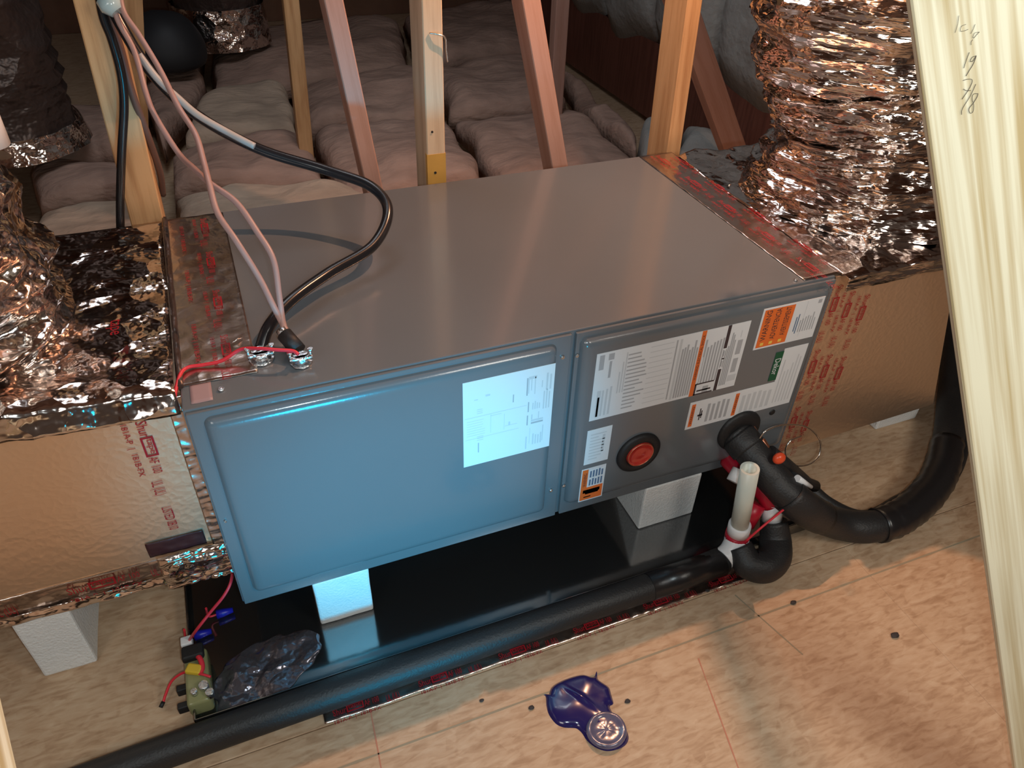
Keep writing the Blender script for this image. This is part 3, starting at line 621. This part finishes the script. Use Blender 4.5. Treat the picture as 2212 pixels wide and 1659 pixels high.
bm = bmesh.new(); tube(bm, [Vector((q.x, q.y + .2, .185)), Vector((q.x, q.y + .2, .36))], [.215, .2], 40, False, lambda p, s, a: .02 * ridged(p, 14)); link('foil_collar', bm, M['crumple'], t)['label'] = 'glinting foil collar at its foot'
q = at(385, 100, 'z', .25); bm = bmesh.new(); r_ = bmesh.ops.create_uvsphere(bm, u_segments=28, v_segments=16, radius=.17)
for v in bm.verts: v.co = Vector((v.co.x * 1.0, v.co.y, max(-.05, v.co.z * .95))) * (1 + .06 * noise.noise(v.co * 9))
tag(link('duct_boot', bm, mat('black_plastic_hood', (.02, .02, .022), .6), None, True, (q.x - .05, q.y - .06, .25)), 'rounded black duct boot left of the far black duct', 'duct boot')
q = at(-46, 268, 'y', .35); bm = bmesh.new(); cyl(bm, q + Vector((0, 0, -.03)), q + Vector((0, 0, .03)), .028, 24); bmesh.ops.bevel(bm, geom=[e for e in bm.edges if len(e.link_faces) == 2 and e.calc_face_angle(0) > 1], offset=.008, segments=3, affect='EDGES')
cyl(bm, q + Vector((-.03, 0, -.004)), q + Vector((-.20, 0, -.10)), .012, 12)
tag(link('vent_cap', bm, M['pvcwhite'], None), 'white rounded cap cut by the left edge above the crumpled duct', 'cap')

# ============================================================ DRAIN PAN, BLOCKS
pan = thing('drain_pan', 'shallow glossy black drain pan under the grey unit', 'drain pan')
X0, X1, Y0, Y1 = -.105, 1.13, -.125, .70
link('pan_floor', B(X0, X1, Y0, Y1, .0008, .004), M['pan'], pan)
for a in ((X0, X0 + .003, Y0, Y1), (X1 - .003, X1, Y0, Y1), (X0, X1, Y0, Y0 + .003), (X0, X1, Y1 - .003, Y1)): link('pan_rim', B(*a, .003, .032, bev=.001, seg=1), M['pan'], pan)
def block(x0, x1, y0, y1, z0, z1, lb, rot=0):
    bm = B(x0, x1, y0, y1, z0, z1, bev=.004, seg=2); bmesh.ops.subdivide_edges(bm, edges=bm.edges[:], cuts=2, use_grid_fill=True)
    for v in bm.verts: v.co += Vector((1, 1, 0)) * .0012 * noise.noise(v.co * 30)
    tag(link('foam_block', bm, M['styro']), lb, 'foam block', 'white foam blocks carrying the equipment')
block(.113, .210, -.004, .24, .0042, HB - .0005, 'bright foam block under the left door in the black pan')
block(.762, .893, -.006, .20, .0042, HB - .0005, 'foam block under the round red plug in the black pan')
block(-.338, -.256, .062, .26, .0002, PB - .004, 'foam block standing on the bare board under the left plenum')
block(1.462, 1.590, .072, .27, .0002, .124, 'foam block under the far end of the right plenum')
# insulated drain line lying along the pan
dp = thing('drain_line', 'long black insulated drain line running along the front of the pan', 'drain line')
P = [Vector((-1.05, -.18, .026)), Vector((-.5, -.172, .026)), Vector((-.2, -.158, .026)), Vector((.1, -.153, .0265)), Vector((.45, -.1505, .0265)), Vector((.75, -.152, .027)), Vector((.868, -.148, .03))]
bm = bmesh.new(); tube(bm, spline(P, 10), .0255, 24); link('pipe_insulation', bm, M['foam_ins'], dp)
bm = bmesh.new(); a = Vector((.70, -.1515, .027)); tube(bm, [a, a + Vector((.16, 0, .001))], .0268, 24); link('tape_wrap', bm, M['tapeblack'], dp)
# foil tape glimmering on the floor
def ft(u, v):
    x = .085 + .90 * u; y = -.1865 + .055 * v; p = Vector((x, y, 3)); return Vector((x, y + .002 * noise.noise(Vector((x * 9, 0, 0))), .0010 + .0035 * abs(noise.noise(p * 40)) * (1 - v * .7)))
fs = thing('foil_tape_strip', 'strip of foil tape with red lettering stuck to the floor beside the drain line', 'tape')
sheet(ft, 200, 12, 'foil_strip', M['fsk_dark'], fs, .0003)
bm = bmesh.new()
for k in range(6): logo(bm, (.10 + k * .145, -.1805, .0035), (1, 0, 0), (0, 1, 0), 1.0)
link('red_printing', bm, M['redprint'], fs)['kind'] = 'stuff'
# crinkled film in the pan
def fl(u, v):
    a, b = 2 * u - 1, 2 * v - 1; x_, y_ = a * math.sqrt(1 - b * b / 2), b * math.sqrt(1 - a * a / 2); k = 1 + .22 * noise.noise(Vector((a * 2, b * 2, 4)))
    x, y = .012 + (.088 * x_ + .03 * y_) * k, -.055 + .060 * y_ * k; p = Vector((x, y, 8)); y = max(y, -.118); e = max(0, 1 - max(abs(a), abs(b)) ** 4)
    return Vector((x, y, .0046 + .011 * ridged(p, 16) * e))
    x = -.085 + .20 * u * (1 - .25 * v) + .02 * v; y = -.118 + .15 * v; p = Vector((x, y, 8)); return Vector((x, y, .0052 + .012 * ridged(p, 16) * (1 - .6 * v)))
tag(sheet(fl, 60, 46, 'plastic_film', M['film'], None, .0003), 'crinkled shiny clear film lying in the left corner of the black pan', 'plastic film')

# ============================================================ TRAP
tp = thing('condensate_trap', 'white and red-stained drain trap with upright open pipe', 'drain trap')
hollow('standpipe', (.9, -.133, .085), at(1620, 1012, 'y', -.133), .0170, .0125, M['pvc'], tp)['label'] = 'cream upright pipe, open at the top'
bm = bmesh.new(); a, b = Vector((.9, -.133, .078)), Vector((.8985, -.133, .104)); tube(bm, [a, b, b + Vector((0, 0, .001))], [.0215, .0215, .019], 28); link('collar', bm, M['pvcwhite'], tp)
bm = bmesh.new(); tube(bm, [Vector((.9, -.134, .066)), Vector((.9, -.134, .080))], .0235, 28); link('primer_ring', bm, M['primer'], tp)['label'] = 'ring of red primer'
bm = bmesh.new(); tube(bm, spline([Vector((.866, -.150, .036)), Vector((.885, -.145, .044)), Vector((.9, -.137, .066))], 6), .0225, 24); tube(bm, [Vector((.9, -.137, .05)), Vector((.9, -.134, .07))], .0235, 24); link('elbow', bm, M['pvcwhite'], tp)
bm = bmesh.new(); tube(bm, spline([Vector((.897, -.150, .060)), Vector((.902, -.178, .040)), Vector((.930, -.192, .033)), Vector((.962, -.182, .035)), Vector((.982, -.155, .045)), Vector((.985, -.132, .080))], 8), [.024, .030, .032, .032, .031, .026], 26); link('insulated_bend', bm, M['foam_ins'], tp)['label'] = 'black foam-wrapped bend'
bm = bmesh.new(); tube(bm, [Vector((.984, -.130, .072)), Vector((.978, -.120, .126))], .0195, 26); link('coupling', bm, M['pvcwhite'], tp)['label'] = 'white coupling'
bm = bmesh.new(); tube(bm, spline([Vector((.979, -.122, .118)), Vector((.966, -.098, .142)), Vector((.950, -.055, .150)), Vector((.945, -.010, .152))], 6), .0205, 24); link('tee', bm, M['primer'], tp)['label'] = 'fitting stained red by primer'
bm = bmesh.new(); tube(bm, [Vector((.918, -.07, .150)), Vector((.935, -.060, .168))], .0165, 20); link('stub', bm, M['pvcwhite'], tp)
bm = bmesh.new(); tube(bm, [Vector((.925, -.118, .080)), Vector((.950, -.108, .120))], .020, 20); link('tee_branch', bm, M['primer'], tp)
cable('zip_tie', [at(1612, 1168, 'y', -.165), at(1650, 1135, 'y', -.168), at(1706, 1090, 'y', -.155)], .0022, M['redwire'], tp)['label'] = 'thin red tie across the trap'

# ============================================================ REFRIGERANT LINES
ls = thing('suction_line', 'thick black insulated refrigerant line curving from the unit to the right', 'refrigerant line')
path = [(1588, 935, 'y', -.015), (1622, 975, 'y', -.055), (1668, 1032, 'y', -.105), (1730, 1092, 'y', -.155), (1800, 1128, 'z', .055), (1880, 1138, 'z', .040), (1955, 1110, 'z', .042), (2022, 1040, 'z', .048), (2048, 950, 'z', .060), (2058, 850, 'z', .085), (2064, 760, 'z', .12), (2072, 660, 'z', .17)]
SP = [at(*p) for p in path]; S8 = spline(SP, 10)
bm = bmesh.new(); tube(bm, S8, .0325, 28, disp=lambda p, s, a: .0012 * noise.noise(p * 40)); link('pipe_insulation', bm, M['foam_ins'], ls)
k0, k1 = 52, 80; bm = bmesh.new(); tube(bm, S8[k0:k1], .0340, 28, disp=lambda p, s, a: .0035 * ((s / .028 + a / 6.283) % 1) + .001 * noise.noise(p * 50)); link('tape_wrap', bm, M['tapeblack'], ls)['label'] = 'section wrapped in shiny black tape'
bm = bmesh.new(); tube(bm, S8[2:10], .0352, 24, disp=lambda p, s, a: .0015 * noise.noise(p * 40)); link('sleeve', bm, M['foam_ins'], ls)
bm = bmesh.new(); tube(bm, S8[26:37], .0345, 24, disp=lambda p, s, a: .0015 * noise.noise(p * 40)); link('sleeve', bm, M['foam_ins'], ls)
ll = thing('liquid_line', 'slim black line with bare copper joint lying against the thick one', 'refrigerant line')
off = Vector((.045, .018, .004))
lp = [at(1628, 925, 'y', -.02), at(1642, 948, 'y', -.05)]
cable('copper_stub', [at(1622, 915, 'y', -.019), at(1640, 945, 'y', -.05), at(1660, 975, 'y', -.075)], .0045, M['copper'], ll)
cable('copper_joint', [at(1645, 950, 'y', -.055), at(1657, 970, 'y', -.072)], .0068, M['copper'], ll)['label'] = 'bright bare copper joint'
cable('pipe_insulation', [at(1662, 978, 'y', -.078), at(1695, 1005, 'y', -.09), at(1730, 1035, 'z', .085), at(1790, 1090, 'z', .045), at(1870, 1118, 'z', .024), at(1950, 1080, 'z', .022)], .0155, M['foam_ins'], ll, seg=16)
cable('pipe_insulation', [S8[k] + Vector((.046, .0, -.002)) for k in (66, 74, 82, 90, 98, 106, len(S8) - 1)], .016, M['foam_ins'], ll, seg=16)
bm = bmesh.new(); r_ = bmesh.ops.create_uvsphere(bm, u_segments=16, v_segments=10, radius=.012); c_ = at(1683, 990, 'y', -.108)
for v in bm.verts: v.co = Vector((v.co.x * 1.1, v.co.y * .8, v.co.z * 1.0)) + c_
link('valve_cap', bm, M['orangecap'], ll, True)['label'] = 'orange-red valve cap'
bm = bmesh.new(); tube(bm, [at(1712, 1032, 'y', -.12), at(1760, 1050, 'y', -.11)], .012, 14); link('tail', bm, M['foam_ins'], ll)
bm = bmesh.new(); tube(bm, [at(1722, 1033, 'y', -.135), at(1752, 1052, 'y', -.14)], [.007, .004], 12); link('white_tag', bm, M['pvcwhite'], ll)
# thin silver sensing loop
lo = [(1640, 948, -.06), (1655, 930, -.06), (1690, 918, -.05), (1735, 920, -.03), (1762, 938, -.03), (1773, 960, -.04), (1768, 985, -.05), (1748, 1003, -.06), (1722, 1006, -.07), (1702, 995, -.07), (1697, 972, -.06), (1708, 952, -.055), (1730, 942, -.05)]
tag(cable('wire_loop', [at(x, y, 'y', v) for x, y, v in lo], .0017, M['steelwire'], None, 8), 'thin silver wire coiled in a loop beside the thick black line', 'wire')

# ============================================================ CABLES
def path2(pts, ys):
    n = len(pts); out = []
    for i, (x, y) in enumerate(pts):
        f = i / (n - 1) * (len(ys) - 1); k = min(len(ys) - 2, int(f)); out.append(at(x, y, 'y', ys[k] * (1 - (f - k)) + ys[k + 1] * (f - k)))
    return out
wh = thing('power_cable', 'thick black power cable looping over the top of the grey unit', 'cable')
BP = [(262, -120), (240, -10), (270, 70), (340, 172), (430, 252), (560, 322), (700, 366), (800, 402), (838, 455), (806, 530), (710, 590), (630, 648), (583, 702), (563, 752)]
BY = [.60, .60, .58, .56, .53, .50, .46, .40, .345, .285, .235, .18, .14, .118]
cable('cable_jacket', [at(x, y, 'y', v) for (x, y), v in zip(BP, BY)], .0092, M['blackcable'], wh, 14, 10)
q = [at(x, y, 'y', v - .006) for (x, y), v in zip([(300, 118), (340, 170), (385, 212), (430, 250), (500, 290), (550, 316)], [.565, .553, .54, .522, .505, .49])]
cable('highlight_streak', q, .0058, mat('grey_jacket_highlight', (.42, .40, .38), .4), wh)['label'] = 'pale painted highlight along the jacket'  # sheen on the black jacket, put in as a pale coloured strand
P1 = [(240, -60), (250, 30), (290, 110), (315, 200), (335, 250), (385, 330), (420, 365), (455, 397), (510, 437), (555, 500), (590, 560), (603, 640), (612, 700), (628, 735)]
P2 = [(255, -60), (265, 20), (300, 75), (345, 150), (385, 230), (422, 290), (440, 350), (452, 397), (470, 460), (510, 520), (560, 600), (590, 660), (622, 722), (630, 740)]
y1 = [.60, .55, .45, .32, .22, .14, .088]; y2 = [.595, .54, .42, .30, .20, .13, .088]
tag(cable('control_cable', path2(P1, y1), .0046, M['pinkcable'], None, 10), 'dusty pink control cable that bows to the right before the sleeve', 'cable', 'pink control cables from the bundle')
tag(cable('control_cable', path2(P2, y2), .0046, M['pinkcable'], None, 10), 'dusty pink control cable crossing over to the left side', 'cable', 'pink control cables from the bundle')
tag(cable('hanging_cable', [at(x, y, 'y', v) for x, y, v in ((205, -80, .60), (222, 30, .60), (242, 85, .60), (262, 160, .60), (268, 230, .60), (263, 330, .60), (260, 420, .595), (260, 480, .59), (261, 520, .59))], .0075, M['blackcable'], None, 12), 'straight black cable hanging in front of the left wooden web', 'cable')
tag(cable('brown_cable', [at(x, y, 'y', v) for x, y, v in ((222, -80, .61), (240, 40, .61), (262, 110, .612), (285, 200, .614), (318, 290, .64), (345, 370, .68), (352, 420, .72))], .0062, M['greycable'], None, 10), 'dull brown cable dropping behind the unit from the bundle', 'cable')
# clear tape knot at the top of the bundle
bm = bmesh.new(); a = at(228, -6, 'y', .585); b = at(256, 26, 'y', .575); tube(bm, [a, a.lerp(b, .5), b], [.016, .019, .013], 18, disp=lambda p, s, a_: .004 * noise.noise(p * 80)); tag(link('cable_clip', bm, mat('clear_bluish_tape', (.45, .62, .66), .15, coat=.5)), 'shiny pale blue wrap holding the cable bundle at the top left', 'cable clip')
# sleeve and connectors on the unit
cs = thing('cable_sleeve', 'short black sleeve gathering the pink cables above the right connector', 'cable sleeve')
bm = bmesh.new(); tube(bm, [at(614, 722, 'y', .095), at(645, 757, 'y', .068)], .0115, 18); link('sleeve_body', bm, M['black'], cs)
bm = bmesh.new(); tube(bm, [at(606, 712, 'y', .102), at(615, 723, 'y', .094)], .0075, 12); link('steel_tip', bm, M['zinc'], cs)
def connector(px, py, lb, wide):
    c = at(px, py, 'z', T); t = thing('cable_connector', lb, 'cable connector', group='zinc cable connectors on the unit')
    bm = bmesh.new(); tube(bm, [c + Vector((0, 0, .0002)), c + Vector((0, 0, .004))], wide * 1.25, 8); link('locknut', bm, M['zinc'], t)
    bm = bmesh.new(); tube(bm, [c + Vector((0, 0, .004)), c + Vector((0, 0, .012)), c + Vector((0, 0, .017))], [wide * .9, wide, wide * .8], 20, disp=lambda p, s, a: .0012 * math.sin(a * 9)); link('body', bm, M['zinc'], t)
    bm = bmesh.new(); box(bm, c.x - wide * 1.3, c.x + wide * 1.3, c.y - .010, c.y - .001, c.z + .012, c.z + .017, bev=.002); link('strap', bm, M['zinc'], t)
    for sx in (-1, 1):
        bm = bmesh.new(); q = c + Vector((sx * wide * 1.15, -.004, .008)); tube(bm, [q, q + Vector((0, 0, .018))], .0022, 8); tube(bm, [q + Vector((0, 0, .015)), q + Vector((0, 0, .019))], .0038, 10); link('clamp_screw', bm, M['zinc'], t)
connector(566, 778, 'left zinc cable connector at the foot of the thick black cable', .0145)
connector(652, 786, 'right zinc cable connector below the black sleeve', .0125)
RW = [(645, 766, T + .024), (632, 758, T + .028), (600, 756, T + .030), (560, 753, T + .030), (520, 755, T + .022), (480, 779, T + .010), (440, 788, T + .006), (405, 794, T + .006), (388, 812, T + .006)]
q = [at(x, y, 'z', z_) for x, y, z_ in RW] + [Vector((-.008, .034, T - .002)), Vector((-.009, .048, T - .03)), Vector((-.009, .075, T - .09)), Vector((-.009, .080, .35)), Vector((-.009, .080, .24)), Vector((-.008, .060, .155)), at(500, 1252, 'y', .02), at(485, 1285, 'y', .005), at(455, 1322, 'y', -.002), at(425, 1360, 'y', -.01), at(408, 1385, 'z', .05), at(403, 1405, 'z', .045), at(412, 1415, 'z', .04)]
tag(cable('red_wire', q, .0026, M['redwire'], None, 8), 'thin red wire from the right connector over the corner down into the pan', 'wire')
# bit of pinkish tape on the corner
def bt(u, v): return Vector((.012 + .028 * u, .010 + .045 * v, T + .0006 + .0003 * noise.noise(Vector((u * 4, v * 4, 0)))))
tag(sheet(bt, 6, 6, 'tape_scrap', M['beigetape'], None, .0003), 'small pinkish scrap of tape on the front left corner of the unit top', 'tape')

# ============================================================ FLOAT SWITCH IN THE PAN
fw = thing('float_switch', 'yellowish clear overflow float switch clipped to the left rim of the black pan', 'float switch')
bm = bmesh.new(); box(bm, -.112, -.075, -.105, -.005, .010, .046, bev=.006, seg=3); link('housing', bm, M['olive'], fw, True)
bm = bmesh.new(); box(bm, -.1125, -.078, -.028, -.002, .045, .060, bev=.004); link('cable_entry', bm, M['black'], fw)
bm = bmesh.new(); box(bm, -.108, -.082, -.055, -.038, .046, .056, bev=.003)
for v in bm.verts: v.co = Matrix.Rotation(-.5, 3, 'Z') @ (v.co - Vector((-.095, -.046, 0))) + Vector((-.095, -.046, 0))
link('yellow_clip', bm, M['yellow'], fw)
for y_ in (-.058, -.090):
    bm = bmesh.new(); box(bm, -.128, -.110, y_ - .008, y_ + .004, .018, .034, bev=.002); link('rim_clamp', bm, M['black'], fw)
for x_, y_, s_ in ((-.083, -.082, .0075), (-.075, -.098, .0065), (-.098, -.088, .005)):
    bm = bmesh.new(); tube(bm, [Vector((x_, y_, .044)), Vector((x_, y_, .056))], s_, 12); link('thumb_screw', bm, M['zinc'], fw)
q = [at(455, 1462, 'z', .05), at(430, 1455, 'z', .052), at(400, 1452, 'z', .045), at(372, 1470, 'z', .03), at(358, 1500, 'z', .015), at(352, 1520, 'z', .006)]
cable('lead', q, .0022, M['redwire'], fw); bm = bmesh.new(); tube(bm, [at(353, 1516, 'z', .007), at(347, 1528, 'z', .005)], .0035, 8); link('lead_tip', bm, M['black'], fw)
cable('lead', [at(412, 1412, 'z', .045), at(430, 1420, 'z', .055), at(437, 1440, 'z', .052), at(432, 1456, 'z', .05)], .0042, M['redwire'], fw)
bm = bmesh.new(); box(bm, -.113, -.095, .003, .020, .040, .056, bev=.002); link('plug', bm, M['pvcwhite'], fw)['label'] = 'white plug'
for (px_, py_, l_) in ((487, 1322, 'blue wire nut nearer the unit corner'), (440, 1368, 'blue wire nut nearer the float switch')):
    c = at(px_, py_, 'z', .0135); bm = bmesh.new(); tube(bm, [c + Vector((-.015, 0, 0)), c + Vector((-.004, 0, 0)), c + Vector((.013, .0, 0))], [.0085, .0075, .0045], 14, disp=lambda p, s, a: .0006 * math.sin(a * 8)); cable_o = tag(link('wire_nut', bm, M['blue']), l_, 'wire nut', 'blue wire nuts by the pan')
    cable('nut_lead', [c + Vector((-.014, 0, 0)), c + Vector((-.028, -.002, .004)), at(px_ - 42, py_ - 8, 'z', .045)], .002, M['redwire'], cable_o)

# ============================================================ GLUE SPILL, GRIT
out = [(1186, 1500), (1190, 1488), (1200, 1478), (1220, 1468), (1245, 1460), (1262, 1458), (1282, 1463), (1289, 1450), (1291, 1466), (1300, 1474), (1315, 1485), (1320, 1500), (1325, 1520), (1317, 1527), (1327, 1545), (1340, 1560), (1352, 1575), (1358, 1592), (1354, 1606), (1342, 1616), (1322, 1622), (1305, 1622), (1285, 1614), (1268, 1600), (1258, 1585), (1250, 1577), (1242, 1573), (1220, 1572), (1204, 1566), (1193, 1555), (1184, 1540), (1180, 1522), (1178, 1503), (1163, 1500)]
P = [at(x, y, 'z', 0) for x, y in out]; P = spline(P + [P[0]], 3)[:-1]
from mathutils.geometry import delaunay_2d_cdt, intersect_point_tri_2d
m2 = at(1309, 1583, 'z', 0); g0 = at(1252, 1512, 'z', 0)
def seg_d(p):
    best = 9
    for a, b in zip(P, P[1:] + P[:1]):
        d = b - a; t = max(0, min(1, (p - a).dot(d) / max(1e-9, d.length_squared))); best = min(best, (p - a - d * t).length)
    return best
def inside(p):
    c = False
    for a, b in zip(P, P[1:] + P[:1]):
        if (a.y > p.y) != (b.y > p.y) and p.x < (b.x - a.x) * (p.y - a.y) / (b.y - a.y) + a.x: c = not c
    return c
pts = [Vector((p.x, p.y)) for p in P]; n_ = len(pts); st = .0022
xa, xb, ya, yb = min(p.x for p in P), max(p.x for p in P), min(p.y for p in P), max(p.y for p in P)
for j in range(int((yb - ya) / st) + 1):
    for i in range(int((xb - xa) / st) + 1):
        q = Vector((xa + (i + .5 * (j % 2)) * st, ya + j * st, 0))
        if inside(q) and seg_d(q) > .0011: pts.append(Vector((q.x, q.y)))
vo, _, fo, _, _, _ = delaunay_2d_cdt(pts, [(k, (k + 1) % n_) for k in range(n_)], [], 1, 1e-6)
bm = bmesh.new(); vv = []
for v in vo:
    q = Vector((v.x, v.y, 0)); d = seg_d(q); e = 1 - math.exp(-d / .0045); g = q - g0
    h = .0075 * e + .0035 * (1 - math.exp(-d / .018)) + .0045 * math.exp(-((g.x * .86 + g.y * .5) / .0045) ** 2) * math.exp(-(g.length / .026) ** 2) * e
    h += .0022 * noise.noise(q * 26) * e; vv.append(bm.verts.new((q.x, q.y, .0003 + max(0, h))))
for f in fo:
    try: bm.faces.new([vv[k] for k in f]).smooth = True
    except ValueError: pass
bmesh.ops.recalc_face_normals(bm, faces=bm.faces)
gl = tag(link('glue_spill', bm, M['glue']), 'dark blue glossy puddle of spilled glue on the tan board', 'spill')
bm = bmesh.new(); c = m2; Rr = []
for i, (r, z_) in enumerate(((.031, .0085), (.029, .0130), (.026, .0142), (.0225, .0122), (.018, .0106), (.010, .0120), (.003, .0115))):
    Rr.append([bm.verts.new((c.x + r * 1.08 * math.cos(k * .19635), c.y + r * math.sin(k * .19635), z_ + .0012 * noise.noise(Vector((r * 90, k * .4, 0))))) for k in range(32)])
for a, b in zip(Rr, Rr[1:]):
    for k in range(32): bm.faces.new((a[k], a[(k + 1) % 32], b[(k + 1) % 32], b[k])).smooth = True
bm.faces.new(Rr[-1]); link('glue_crust', bm, M['gluepale'], gl)['label'] = 'pale ringed lump where the cap stood'
for i, (x, y, s_, lb) in enumerate([(1148, 1530, 5, 'dark speck left of the blue spill'), (1041, 1514, 4, 'faint speck far left of the blue spill'), (1355, 1516, 5, 'round speck right of the blue spill'), (1528, 1277, 4.5, 'black crumb by the foil tape strip end'), (1713, 1303, 6, 'dark chip below the thick black line'), (1932, 1374, 8, 'grey flake on the board at the right')]):
    c = at(x, y, 'z', 0); bm = bmesh.new(); bmesh.ops.create_icosphere(bm, subdivisions=2, radius=s_ * .00075)
    for v in bm.verts: v.co = Vector((v.co.x * 1.4, v.co.y, v.co.z * .5)) * (1 + .3 * noise.noise(v.co * 300 + Vector((i, 0, 0))))
    tag(link('grit_speck', bm, M['debris'], None, False, (c.x, c.y, s_ * .00034 + .0004)), lb, 'grit', 'specks of grit on the floor')

for o in list(COL.objects):
    if o.type == 'EMPTY' and o.parent is None: settle(o)
